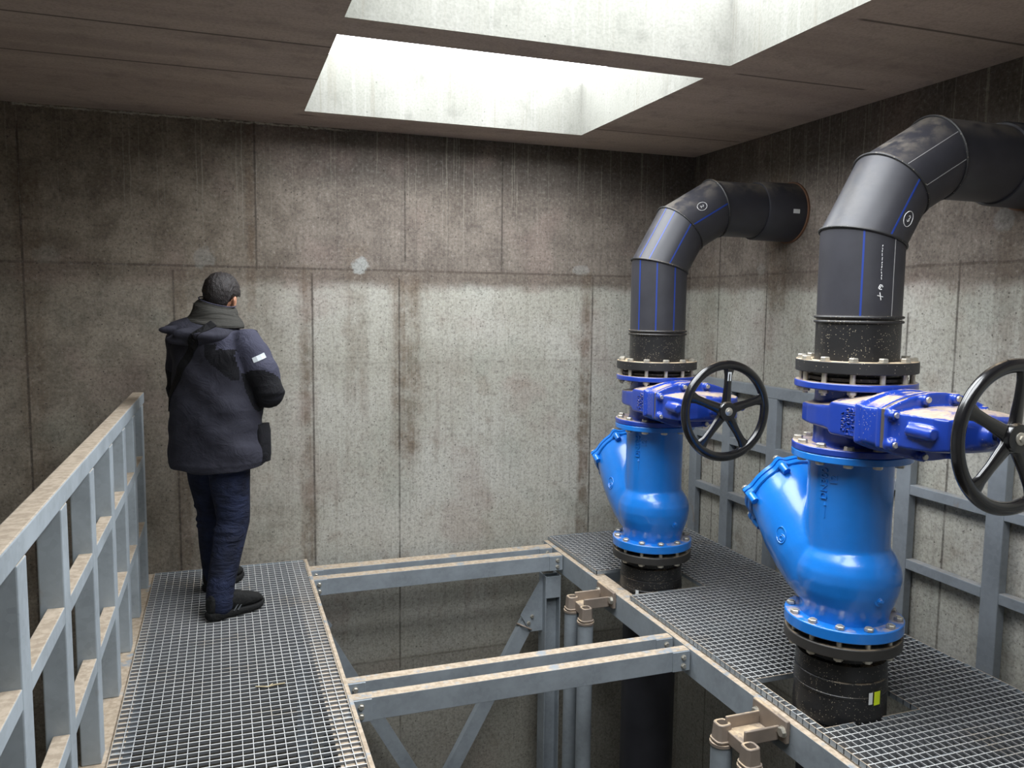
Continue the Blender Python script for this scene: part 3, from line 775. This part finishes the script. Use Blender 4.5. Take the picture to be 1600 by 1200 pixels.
    def vtext(s, ang, z, size):
        a = az + math.radians(ang); nn = V((math.cos(a), math.sin(a), 0)); right = V((0, 0, 1)).cross(nn)
        p = nn * .163 + V((0, 0, z)) - off
        text_mesh('cast_lettering', s, size, .0045, M['azure'], body, p, (0, 0, 1), -right)
    vtext('DN300', -34, .935, .042); vtext('12', -20, .955, .04)
    p, nn = side(-32, .163, .80); bm = B()
    tube(bm, [p, p + V((0, 0, .05))], .003, 6); tube(bm, [p + V((-.0, 0, .05)), p + V((0, 0, .066))], [.007, .0005], 6); obj('cast_arrow', bm, M['azure'], body)
    off2 = V((P.x, P.y, 0)) * 0
    for k in range(12):
        a = math.radians(15 + 30 * k)
        place_bolt(low_bolt, c(.205 * math.cos(a), .205 * math.sin(a), .268 + 0.0), (0, 0, -1), t, 'flange_bolt')
    return t
small_bolt2 = bolt_mesh('lid_bolt', .008, .05, .01, .012)

def gate_valve(which, P):
    dz = DZ[which]
    lb = 'cobalt blue gate valve nearer the viewer, its black handwheel at the right picture edge' if which == 2 else 'cobalt blue gate valve with black handwheel farther away, white sticker on its wheel spoke'
    t = thing('gate_valve', lb, 'valve', (P.x, P.y, 1.058 + dz), 'cobalt gate valves'); off = V((0, 0, 1.058))
    c = lambda x, y, z: V((x, y, z)) - off
    zc = 1.207
    def sec(y, hw, he, ha, n=14, zc_=zc, pw=2):
        top = []
        for k in range(n + 1):
            u = -1 + 2 * k / n
            top.append((u * hw, he + ha * (1 - abs(u) ** pw)))
        # round the corners
        pts = [c(a, y, zc_ + b) for a, b in top] + [c(a, y, zc_ - b) for a, b in reversed(top)]
        return pts
    bm = B()
    loft(bm, [ring(c(0, 0, z), (0, 0, 1), r, 48) for z, r in ((1.065, .158), (1.10, .150), (1.20, .150), (1.30, .150), (1.335, .158))])
    loft(bm, [sec(.16, .06, .02, .01), sec(.145, .12, .03, .012), sec(.10, .17, .036, .014), (sec(.04, .196, .038, .014)), sec(-.02, .202, .040, .02), sec(-.088, .204, .044, .03), sec(-.100, .205, .060, .035), sec(-.235, .205, .060, .045), sec(-.242, .218, .070, .05), sec(-.262, .218, .070, .05), sec(-.268, .206, .062, .048), sec(-.345, .207, .064, .05), sec(-.352, .222, .070, .052), sec(-.372, .222, .070, .052)])
    body = remeshed('valve_body', bm, .0055, M['cobalt'], t, 4, .5)
    bm = B(); flange_prof(bm, c(0, 0, 1.058), 0, .027, .14); obj('lower_flange', bm, M['cobalt'], t, bevel=.004)
    bm = B(); flange_prof(bm, c(0, 0, 1.310), 0, .027, .14); obj('upper_flange', bm, M['cobalt'], t, bevel=.004)
    bm = B(); loft(bm, [sec(-.371, .219, .068, .05), sec(-.386, .219, .068, .05)]); obj('bonnet_gasket', bm, M['gasket'], t)
    bm = B()
    loft(bm, [sec(-.386, .224, .071, .052), sec(-.404, .224, .071, .052)])
    loft(bm, [sec(-.400, .202, .052, .02), sec(-.44, .200, .058, .018), sec(-.50, .192, .058, .016), sec(-.55, .176, .056, .012), sec(-.585, .145, .052, .01), sec(-.605, .10, .042, .01), sec(-.612, .05, .03, .008)])
    loft(bm, [ring(c(0, y, zc), (0, -1, 0), r, 24) for y, r in ((-.56, .055), (-.60, .048), (-.635, .034), (-.64, .025))])
    for (x, z) in BONB: cyl(bm, c(x, -.39, z), c(x, -.428, z), .019, .018, n=16)
    cyl(bm, c(-.192, -.47, zc + .008), c(-.192, -.575, zc + .004), .025, .022, n=18)
    cyl(bm, c(.192, -.47, zc + .008), c(.192, -.575, zc + .004), .025, .022, n=18)
    bon = remeshed('bonnet', bm, .005, M['cobalt'], t, 3, .5)
    for (x, z) in BONB:
        q = c(x, -.428, z); b_ = B(); cyl(b_, (0, 0, 0), (0, -.006, 0), .011, .010, n=14); obj('bonnet_screw', b_, M['bolt'], bon, loc=q)
    # lettering on the side of the body
    for k, (s, y) in enumerate((('EN-GJS', -.222), ('DN300', -.198), ('500-7', -.172))):
        text_mesh('cast_lettering', s, .034, .0045, M['cobalt'], body, c(-.2055, y, zc - .002), (0, 0, 1), (0, -1, 0))
    # stem and wheel
    yw = -.70
    bm = B(); cyl(bm, c(0, -.635, zc + .004), c(0, yw + .01, zc + .004), .016, n=16); obj('stem', bm, M['black_gloss'], t)
    bm = B(); H = c(0, yw, 1.215 - (0.003 if which == 1 else 0)); R = .232
    N = 72; rim = []
    rings = []
    for k in range(N):
        a = 2 * PI * k / N; rad = V((math.cos(a), 0, math.sin(a))); cc = H + rad * R
        rings.append([cc + rad * (.0235 * math.cos(s)) + V((0, -1, 0)) * (.019 * math.sin(s)) for s in [2 * PI * j / 12 for j in range(12)]])
    loft(bm, rings, close=True)
    loft(bm, [ring(H + V((0, y, 0)), (0, -1, 0), r, 32) for y, r in ((.034, .030), (.012, .046), (-.014, .050), (-.026, .046), (-.028, .026))])
    a0 = 82 if which == 2 else 87
    for k in range(5):
        a = math.radians(a0 + 72 * k); rad = V((math.cos(a), 0, math.sin(a))); tan = V((-math.sin(a), 0, math.cos(a)))
        rr = []
        for s, w, th, yo in ((.03, .034, .018, 0), (.05, .026, .015, 0), (.075, .025, .013, 0), (.13, .021, .012, 0), (.18, .022, .012, 0), (.205, .030, .011, 0), (.228, .040, .011, 0)):
            cc = H + rad * s
            rr.append([cc + tan * (w * math.cos(q)) + V((0, -1, 0)) * (th * math.sin(q)) for q in [2 * PI * j / 12 for j in range(12)]])
        loft(bm, rr)
    wheel = obj('handwheel', bm, M['black_gloss'], t, angle=60)
    bm = B(); loft(bm, [ring(H + V((0, y, 0)), (0, -1, 0), r, 24) for y, r in ((-.026, .021), (-.031, .021), (-.033, .018))]); hexprism(bm, H + V((0, -.033, 0)), (0, -1, 0), .012, .006); obj('wheel_nut', bm, M['bolt'], wheel)
    if which == 1:
        a = math.radians(a0); rad = V((math.cos(a), 0, math.sin(a))); tan = V((-math.sin(a), 0, math.cos(a))); q = H + rad * .175 + V((0, -.0102, 0))
        bm = B(); loft(bm, [[q + tan * s1 * .010 + rad * s2 * .022 + V((0, yy, 0)) for s1, s2 in ((-1, -1), (1, -1), (1, 1), (-1, 1))] for yy in (0, -.0012)]); obj('white_sticker', bm, M['white_label'], wheel)
    for k in range(12):
        a = math.radians(15 + 30 * k); x, y = .205 * math.cos(a), .205 * math.sin(a)
        place_bolt(top_bolt, c(x, y, 1.421), (0, 0, 1), t, 'flange_bolt')
        place_bolt(mid_bolt, c(x, y, 1.0855), (0, 0, 1), t, 'flange_bolt')
    return t
BONB = [(-.208, 1.258), (-.208, 1.155), (.208, 1.258), (.208, 1.155), (-.07, 1.308), (.07, 1.308), (-.07, 1.106), (.07, 1.106)]

def riser_pipe(which, P):
    dz = DZ[which]
    lb = 'black riser pipe under the nearer valve, yellow and white stickers on its coupler' if which == 2 else 'black riser pipe under the farther valve, one small white sticker on its coupler'
    t = thing('riser_pipe', lb, 'pipe', (P.x, P.y, ZFL), 'black riser pipes below the valves'); off = V((0, 0, ZFL))
    c = lambda z: V((0, 0, z + (dz if z > -.5 else 0))) - off
    bm = B(); loft(bm, [ring(c(z), (0, 0, 1), r, 64) for z, r in ((.215, .161), (.319, .161), (.320, .186), (.334, .186))]); obj('flanged_stub', bm, M['black_speck'], t)
    bm = B(); tubering(bm, c(.268), (0, 0, 1), .163, FR - .002, 0, .044); obj('backing_ring', bm, M['ring_low'], t, bevel=.004)
    ze = -.15 if which == 2 else -.05
    prof = [(.228, .163), (.222, .176), (.16, .178), (.156, .174), (.152, .180), (.10, .181), (.098, .183), (.09, .183), (.088, .180), (-.03, .182), (-.034, .176), (-.04, .180), (ze - .05, .180), (ze - .06, .162)]
    bm = B(); loft(bm, [ring(c(z), (0, 0, 1), r, 64) for z, r in prof]); cp = obj('electrofusion_coupler', bm, M['black_speck'], t, angle=35)
    bm = B(); loft(bm, [ring(c(ze - .055), (0, 0, 1), PR, 48), ring(V((0, 0, 0)), (0, 0, 1), PR, 48)]); obj('vertical_pipe', bm, M['black_pe'], t)
    back = math.atan2(-P.y, -P.x)
    def patch(name, ang0, ang1, z0, z1, mat, r=.1842):
        bm = B(); nn = 5; A = [back + math.radians(ang0 + (ang1 - ang0) * k / nn) for k in range(nn + 1)]
        rr = []
        for z in (z0, z1):
            zz = c(z).z
            rr.append([V((r * math.cos(a), r * math.sin(a), zz)) for a in A] + [V(((r + .0008) * math.cos(a), (r + .0008) * math.sin(a), zz)) for a in reversed(A)])
        loft(bm, rr); return obj(name, bm, mat, cp)
    if which == 2:
        tag(patch('yellow_sticker', 44, 54, .066, .121, M['yellow_label']), 'fluorescent yellow sticker')
        patch('white_sticker', 36, 41.5, .072, .120, M['white_label'])
        patch('round_plug', 9, 12, .128, .138, M['scratch'], .1788)
    else:
        patch('white_sticker', -27, -21, .050, .100, M['white_label'])
    return t
for which, P in ((2, P2), (1, P1)):
    for o in (check_valve(which, P), gate_valve(which, P), riser_pipe(which, P)):
        pass

# ------------------------------------------------------------------ pump guide pipes and their brackets
def guide_set(y0, which):
    near = which == 2
    for k, dy in enumerate((-.035, .155)):
        lb = ('galvanised guide pipe %s in the %s bracket' % (('nearer', 'farther')[k], ('cast bracket at the bottom picture edge', 'cast bracket beside the farther valve')[0 if near else 1]))
        t = thing('guide_pipe', lb, 'pipe', (1.90, y0 + dy, ZFL), 'pump guide pipes')
        bm = B(); cyl(bm, (0, 0, 0), (0, 0, -ZFL - .165), .044, n=32); obj('tube', bm, M['galv'], t)
        bm = B(); tubering(bm, V((0, 0, -ZFL - .169)), (0, 0, 1), .04, .049, 0, .012, 32); obj('rim', bm, M['cast'], t)
    lb = 'dusty cast guide bracket at the bottom picture edge, on the platform beam' if near else 'dusty cast guide bracket on the platform beam beside the farther valve'
    t = thing('guide_bracket', lb, 'bracket', (2.10, y0 + .06, -.10), 'cast guide pipe brackets')
    c = lambda x, y, z: V((x - 2.10, y - .06, z + .10))
    bm = B(); box(bm, c(2.078, -.02, -.115), c(2.098, .2, -.02)); plate = obj('mounting_plate', bm, M['cast'], t, bevel=.004)
    for yy in (.0, .17): place_bolt(bolt_small3, c(2.078, yy, -.07), (-1, 0, 0), plate)
    bm = B()
    box(bm, c(1.915, .02, -.115), c(2.079, .032, -.055)); box(bm, c(1.915, .148, -.115), c(2.079, .16, -.055))
    box(bm, c(1.93, .031, -.115), c(2.079, .149, -.105)); box(bm, c(1.905, -.02, -.155), c(1.93, .145, -.1))
    obj('arm', bm, M['cast'], t, bevel=.004)
    for dy in (-.035, .155):
        bm = B()
        q = c(1.90, dy, -.155)
        def sq(z, s, rr=.3):
            out = []
            for j in range(16):
                a = 2 * PI * j / 16 + PI / 16; m_ = (abs(math.cos(a)) ** 4 + abs(math.sin(a)) ** 4) ** -.25
                out.append(q + V((math.cos(a) * m_ * s, math.sin(a) * m_ * s, z)))
            return out
        loft(bm, [sq(-.03, .034), sq(0.0, .036), sq(.004, .041), sq(.010, .041), sq(.012, .036), sq(.075, .031), sq(.078, .028), sq(.077, .02), sq(.03, .016)])
        obj('pipe_plug', bm, M['cast'], t, angle=35)
    return t
bolt_small3 = bolt_mesh('bolt', .012, .02, .012, .004)
guide_set(2.56, 2); guide_set(4.09, 1)
bm = B(); tube(bm, [(-.02, .004, .004), (.03, -.012, .003), (.06, -.004, .004), (.10, .0, .003)], .003, 5); tube(bm, [(.03, -.012, .003), (.05, .012, .003)], .002, 5)
tag(obj('straw', bm, M['wood'], loc=(.115, 3.46, 0)), 'short dry straw lying on the walkway grating', 'straw')

# ------------------------------------------------------------------ person
HD = math.radians(40); PC = V((-.045, 4.52, 0))
def rf(h): return V((math.cos(h), -math.sin(h), 0)), V((math.sin(h), math.cos(h), 0))
R_, F_ = rf(HD)
def W(r, f, z): return PC + R_ * r + F_ * f + V((0, 0, z))
person = thing('person', 'person standing with back turned in navy jacket, jeans and black shoes on the walkway', 'person', (PC.x, PC.y, 0))
po = V((PC.x, PC.y, 0))
def rel(pts): return [p - po for p in pts]
def sect(r, f, z, hw, hd, n=28, e=2.3, h=HD, tilt=0.0, tiltf=0.0):
    rr, ff = rf(h); c = W(r, f, z); out = []
    for k in range(n):
        a = 2 * PI * k / n; ca, sa = math.cos(a), math.sin(a)
        m_ = (abs(ca) ** e + abs(sa) ** e) ** (-1 / e)
        out.append(c + rr * (hw * ca * m_) + ff * (hd * sa * m_) + V((0, 0, tilt * ca + tiltf * sa)) - po)
    return out
def limb(bm, pts, rad, n=16):
    pts = [V(p) - po for p in pts]
    for i in range(len(pts) - 1):
        d = pts[i + 1] - pts[i]; loft(bm, [ring(pts[i], d, rad[i], n), ring(pts[i + 1], d, rad[i + 1], n)])
    for p, r in zip(pts, rad): ellipsoid(bm, p, r, r, r, n=14, m=8)
HH = math.radians(28); hr, hf = rf(HH); HC = W(.0, .062, 1.652)
hrot = Matrix((hr, hf, (0, 0, 1))).transposed() @ Matrix.Rotation(math.radians(-14), 3, 'X')
def Hd(x, y, z): return HC + hrot @ V((x, y, z)) - po
sh = {1: W(.205, 0, 1.41), -1: W(-.205, 0, 1.41)}
el = {1: W(.300, .055, 1.145), -1: W(-.285, .07, 1.14)}
ha = {1: W(.085, .30, 1.16), -1: W(-.045, .31, 1.15)}
hipj = {1: V((.012, 4.455, .86)), -1: V((-.105, 4.575, .86))}
kn = {1: V((.018, 4.425, .49)), -1: V((-.088, 4.655, .49))}
an = {1: V((-.048, 4.325, .085)), -1: V((-.072, 4.765, .085))}
bm = B()
ellipsoid(bm, Hd(0, 0, .012), .074, .094, .104, hrot, 24, 16)
ellipsoid(bm, Hd(0, .03, -.055), .056, .064, .062, hrot, 20, 12)
ellipsoid(bm, Hd(0, .066, -.098), .028, .024, .020, hrot)
limb(bm, [W(0, .01, 1.47), W(0, .045, 1.58)], [.062, .056])
ellipsoid(bm, Hd(0, .100, -.030), .013, .018, .026, hrot); ellipsoid(bm, Hd(0, .112, -.044), .016, .013, .011, hrot)
ellipsoid(bm, Hd(0, .094, -.076), .024, .010, .007, hrot)
ellipsoid(bm, Hd(0, .085, .008), .052, .014, .009, hrot)
for s_ in (1, -1):
    ellipsoid(bm, Hd(s_ * .079, -.004, -.030), .008, .019, .032, hrot); ellipsoid(bm, Hd(s_ * .084, -.012, -.022), .006, .016, .022, hrot)
    limb(bm, [sh[s_], el[s_], ha[s_]], [.048, .038, .027])
    limb(bm, [hipj[s_], kn[s_], an[s_]], [.078, .052, .036])
    # hand: palm, four fingers of unequal length curled inwards, thumb from the side of the palm
    w = ha[s_]; fd = (F_ * .75 + R_ * (-s_ * .45) + V((0, 0, .12))).normalized(); across = V((0, 0, 1)); across = (across - fd * across.dot(fd)).normalized(); pn = fd.cross(across) * 1
    if pn.dot(R_) * s_ > 0: pn = -pn
    def hp(a, b, c_): return w + fd * a + across * b + pn * c_
    rot = Matrix((fd, across, pn)).transposed()
    ellipsoid(bm, hp(.048, 0, 0) - po, .046, .040, .016, rot, 16, 10)
    for j, (b_, l) in enumerate(((.030, .070), (.010, .078), (-.010, .073), (-.029, .058))):
        p0 = hp(.080, b_, 0); p1 = hp(.080 + l * .42, b_ * 1.05, .012); p2 = hp(.080 + l * .66, b_ * 1.05, .034); p3 = hp(.080 + l * .62, b_, .056)
        limb(bm, [p0, p1, p2, p3], [.0095, .0088, .0080, .0070], 10)
    limb(bm, [hp(.020, .030, .006), hp(.048, .052, .020), hp(.078, .050, .036)], [.012, .0105, .0085], 10)
loft(bm, [sect(0, 0, .86, .155, .10), sect(0, .0, 1.1, .145, .095), sect(0, 0, 1.32, .17, .105), sect(0, 0, 1.42, .19, .09), sect(0, 0, 1.48, .11, .07), sect(0, .01, 1.50, .065, .06)])
ellipsoid(bm, W(0, 0, .86) - po, .17, .12, .11)
body = remeshed('body', bm, .0062, M['skin'], person, 4, .5)
for s_ in (1, -1):
    bm = B(); ellipsoid(bm, Hd(s_ * .031, .080, -.012), .011, .009, .008, hrot, 14, 8); obj('eye', bm, M['chalk'], body)
# hair: cap over skull, clear of face and ears
bm = B()
rings = []
for j in range(0, 13):
    t = .02 + j / 12; rr = []
    for k in range(36):
        a = 2 * PI * k / 36; y = math.sin(a); x = math.cos(a)
        low = -.070 if y < -.25 else (-.070 + (y + .25) / 1.25 * .125)     # hairline rises to the front
        if abs(x) > .72 and -.35 < y < .45: low = max(low, -.004)
        zt = .110; z = zt - (zt - low) * t
        u = min(1.0, max(0.0, (z - .012) / .106)) if z > .012 else 0
        k_ = math.sqrt(max(0, 1 - u * u)); k_ = k_ if z > .012 else 1 - .9 * ((z - .012) / .16) ** 2
        rr.append(Hd(x * .089 * k_, y * .108 * k_ - .004, z + .010))
    rings.append(rr)
bm2 = B(); loft(bm2, rings)
bmesh.ops.subdivide_edges(bm2, edges=bm2.edges, cuts=1, use_grid_fill=True, smooth=1.0)
bmesh.ops.recalc_face_normals(bm2, faces=bm2.faces); bm2.normal_update()
for v in bm2.verts: v.co += v.normal * random.uniform(-.0025, .004)
hair = obj('hair', bm2, M['hair'], person, angle=180)
# trousers
bm = B()
for s_ in (1, -1):
    m1 = kn[s_].lerp(an[s_], .45); th = hipj[s_].lerp(kn[s_], .5)
    limb(bm, [hipj[s_], th, kn[s_] + V((.012, .008, 0)), m1, an[s_] + V((-.004, 0, .03)), an[s_] + V((0, 0, -.012))], [.112, .102, .084, .076, .066, .069], 20)
    for j, (zz, rr) in enumerate(((.11, .071), (.135, .068), (.40, .086), (.44, .086), (.52, .088))):   # gathers at ankle and knee
        q = an[s_].lerp(kn[s_], (zz - .085) / .405); ellipsoid(bm, V((q.x, q.y, zz)) - po, rr, rr, .012 + .004 * (j % 2))
loft(bm, [sect(0, 0, .77, .15, .12), sect(0, 0, .85, .18, .135), sect(0, 0, .95, .175, .13)])
trousers = remeshed('trousers', bm, .009, M['jeans'], person, 4, .5)
# jacket
bm = B()
loft(bm, [sect(.0, .0, .762, .262, .195, tilt=.0, tiltf=.012), sect(.0, .0, .80, .270, .200), sect(0, 0, .90, .262, .195), sect(0, 0, 1.02, .248, .182), sect(0, 0, 1.15, .240, .172),
          sect(0, 0, 1.28, .236, .162), sect(0, -.005, 1.37, .232, .150), sect(0, -.005, 1.43, .215, .135), sect(0, -.005, 1.475, .165, .115), sect(0, 0, 1.51, .10, .09)])
for s_ in (1, -1):
    u1 = sh[s_].lerp(el[s_], .5); f1 = el[s_].lerp(ha[s_], .5)
    limb(bm, [sh[s_] + V((0, 0, .0)), u1 + R_ * (.012 * s_), el[s_], f1, ha[s_].lerp(el[s_], .06)], [.085, .083, .076, .066, .052], 20)
    for q, r_ in ((.62, .082), (.8, .08), (.95, .082)): c_ = sh[s_].lerp(el[s_], q); ellipsoid(bm, c_ - po, r_ + .004, r_ + .004, .018)
# wrinkles: soft rolls across the back, at waist and hem
for (z, hw, hd, e_) in ((.785, .274, .206, .012), (1.06, .250, .182, .02), (.96, .258, .190, .02)):
    loft(bm, [sect(0, 0, z - e_, hw - .012, hd - .012, tilt=.006), sect(0, 0, z, hw, hd, tilt=.012), sect(0, 0, z + e_, hw - .012, hd - .012, tilt=.006)])
jacket = remeshed('jacket', bm, .0085, [M['jacket'], M['jacket_light'], M['jacket_dark']], person, 8, .5)
for v in jacket.data.vertices:      # creases
    p = v.co + po; a = p - PC; r_ = a.dot(R_); f_ = a.dot(F_)
    v.co += v.normal * (.006 * math.sin(22 * p.z + 9 * r_ + 2.5 * math.sin(7 * r_ + 5 * p.z)) + .0035 * math.sin(48 * p.z - 31 * r_ + 12 * f_))
def segd(p, a, b):
    t_ = max(0, min(1, (p - a).dot(b - a) / (b - a).length_squared)); return (p - (a + (b - a) * t_)).length, t_
for p in jacket.data.polygons:
    c_ = p.center + po; a = c_ - PC; r_ = a.dot(R_); f_ = a.dot(F_); z = c_.z
    for s_ in (1, -1):
        d1, t1 = segd(c_, sh[s_], el[s_]); d2, t2 = segd(c_, el[s_], ha[s_]); arm = (d1 < .105 and t1 > .05 and abs(r_) > .205) or d2 < .09
        if s_ == 1 and arm and r_ > 0:
            p.material_index = 1 if (t1 < .50 + .25 * (f_ + .05) / .1 and d1 < .105) else 2
        elif s_ == -1 and arm and r_ < 0 and t1 > .55: p.material_index = 2
    if r_ > .12 and z > 1.385: p.material_index = 1
    if p.material_index == 0:
        if r_ > -.03 and z > 1.415 + .3 * max(0, .12 - r_) and r_ < .26: p.material_index = 1
        elif r_ > .065 and 1.23 + max(0, (.19 - r_)) * .95 < z < 1.41 and f_ < .0 and r_ < .22: p.material_index = 2
# hood lying on the shoulders, collar round the neck
bm = B()
loft(bm, [sect(-.03, -.06, 1.40, .13, .10), sect(-.03, -.065, 1.43, .18, .125), sect(-.025, -.06, 1.465, .185, .135, tilt=-.012), sect(-.03, -.04, 1.495, .185, .12, tilt=-.022), sect(-.015, -.0, 1.53, .125, .105, tilt=-.015)])
for (r_, f_, z_, a_, b_, c_) in ((-.165, -.10, 1.485, .055, .05, .022), (-.12, -.165, 1.478, .07, .03, .022), (-.02, -.178, 1.462, .07, .028, .026), (.08, -.16, 1.452, .06, .03, .022), (-.185, -.02, 1.492, .045, .05, .016), (-.05, -.15, 1.43, .10, .04, .03)):
    ellipsoid(bm, W(r_, f_, z_) - po, a_, b_, c_)
ellipsoid(bm, W(.205, .04, 1.470) - po, .035, .03, .014)
hood = remeshed('hood', bm, .0075, M['jacket'], person, 4, .5)
bm = B()
loft(bm, [sect(0, .0, 1.485, .165, .135, e=2), sect(0, .002, 1.515, .160, .133, e=2, tilt=-.014), sect(0.005, .008, 1.540, .136, .120, e=2, tilt=-.020, tiltf=.008),
          sect(-.004, .016, 1.567, .116, .108, e=2, tilt=-.012, tiltf=-.008), sect(0, .018, 1.588, .115, .106, e=2, tilt=-.030), sect(0, .026, 1.608, .098, .096, e=2, tilt=-.028), sect(0, .03, 1.615, .085, .085, e=2, tilt=-.028)])
collar = remeshed('collar', bm, .007, M['scarf'], person, 3, .5)
bm = B(); tube(bm, sect(0, .028, 1.622, .091, .09, n=36, e=2, tilt=-.026), .0035, 6, closed=True); obj('collar_edge', bm, M['jacket_light'], collar)
# strap across the back (laid onto the jacket surface)
from mathutils.bvhtree import BVHTree
bvhs = []
for o_ in (jacket, hood, collar):
    bvhs.append(BVHTree.FromPolygons([v.co + po for v in o_.data.vertices], [list(p.vertices) for p in o_.data.polygons]))
def back_hit(r, z):
    best = None
    for b_ in bvhs:
        h = b_.ray_cast(W(r, -1.0, z), F_)
        if h[0] is not None and (best is None or h[3] < best[1]): best = (h[0], h[3])
    return best[0] if best else None
A_, B_ = (.085, 1.515), (-.235, 1.06)
prev = []
for k in range(30):
    t_ = k / 29; r_ = A_[0] + (B_[0] - A_[0]) * t_; z_ = A_[1] + (B_[1] - A_[1]) * t_
    h = [back_hit(r_ + dx * .0185, z_ - dx * .0125) for dx in (-1, 1)]
    if None in h: continue
    prev.append([h[0] - F_ * .001 - po, h[0] - F_ * .0065 - po, h[1] - F_ * .0065 - po, h[1] - F_ * .001 - po])
bm = B(); loft(bm, prev); obj('shoulder_strap', bm, M['strap'], person, smooth=False)
# pale tag on the right sleeve
def sleeve_hit(q, ang):
    c_ = sh[1].lerp(el[1], q); d = (R_ * math.cos(ang) - F_ * math.sin(ang)).normalized()
    h = bvhs[0].ray_cast(c_ + d * .5, -d); return h[0], d
rows = []
for q in (.16, .25):
    rr = []
    for a_ in (0, 15, 30, 45): h, d = sleeve_hit(q + a_ * .0022, math.radians(a_ + 10)); rr.append((h, d))
    rows.append([h + d * .0005 - po for h, d in rr] + [h + d * .004 - po for h, d in reversed(rr)])
bm = B(); loft(bm, rows); obj('sleeve_tag', bm, M['reflective'], person, smooth=False)
# side pocket flap and bottom of the front edge
bm = B(); loft(bm, [sect(.245, .06, z, w_, .05, n=14, h=HD) for z, w_ in ((.79, .026), (.83, .036), (.95, .034), (.99, .02))]); obj('side_pocket', bm, M['jacket_dark'], person)
# shoes
def shoe(heel, toe):
    heel, toe = V(heel), V(toe); d = (toe - heel); Ls = d.length; d.normalize(); s2 = V((d.y, -d.x, 0))
    def sec(u, w, z0, z1, e=2.4, n=18, side_=0.0):
        c_ = heel + d * (u * Ls) + s2 * side_; out = []
        for k in range(n):
            a = 2 * PI * k / n; ca, sa = math.cos(a), math.sin(a); m_ = (abs(ca) ** e + abs(sa) ** e) ** (-1 / e)
            out.append(c_ + s2 * (w * ca * m_) + V((0, 0, 1.4 * ((z0 + z1) / 2 + (z1 - z0) / 2 * sa * m_))) - po)
        return out
    bm = B()
    loft(bm, [sec(.02, .025, .03, .075), sec(.05, .034, .024, .098), (sec(.15, .039, .022, .112)), sec(.28, .040, .022, .113), sec(.38, .041, .022, .100), sec(.52, .043, .022, .092), sec(.68, .047, .022, .078), sec(.82, .047, .024, .068), sec(.93, .038, .028, .058), sec(.985, .022, .030, .043)])
    up = remeshed('shoe', bm, .005, M['shoe'], person, 3, .5)
    bm = B()
    loft(bm, [sec(0.0, .022, .010, .032, 3), sec(.03, .034, .002, .034, 4), sec(.15, .042, .001, .034, 5), sec(.4, .041, .003, .030, 5), sec(.65, .049, .001, .028, 5), sec(.85, .048, .003, .028, 5), sec(.95, .040, .010, .030, 4), sec(1.0, .024, .018, .034, 3)])
    obj('sole', bm, M['sole'], up, angle=60)
    bm = B()
    for (u0, z0, u1, z1) in ((.40, .035, .52, .074), (.47, .034, .58, .068), (.30, .05, .40, .085)):
        for sd in (1, -1): tube(bm, [heel + d * (u0 * Ls) + s2 * sd * .0435 + V((0, 0, z0)) - po, heel + d * (u1 * Ls) + s2 * sd * .034 + V((0, 0, z1)) - po], .004, 6)
    o_ = obj('side_stripe', bm, M['shoe_grey'], up)
    for u in (.34, .42, .5, .58):
        pass
    bm = B()
    for u, zz in ((.36, .106), (.43, .096), (.50, .087), (.57, .079)): tube(bm, [heel + d * (u * Ls) + s2 * -.018 + V((0, 0, zz - .004)) - po, heel + d * (u * Ls) + V((0, 0, zz)) - po, heel + d * (u * Ls) + s2 * .018 + V((0, 0, zz - .004)) - po], .0025, 5)
    tag(obj('laces', bm, M['shoe_grey'], up), None)
shoe((-.112, 4.278, 0), (.165, 4.432, 0)); shoe((-.125, 4.715, 0), (.065, 4.935, 0))
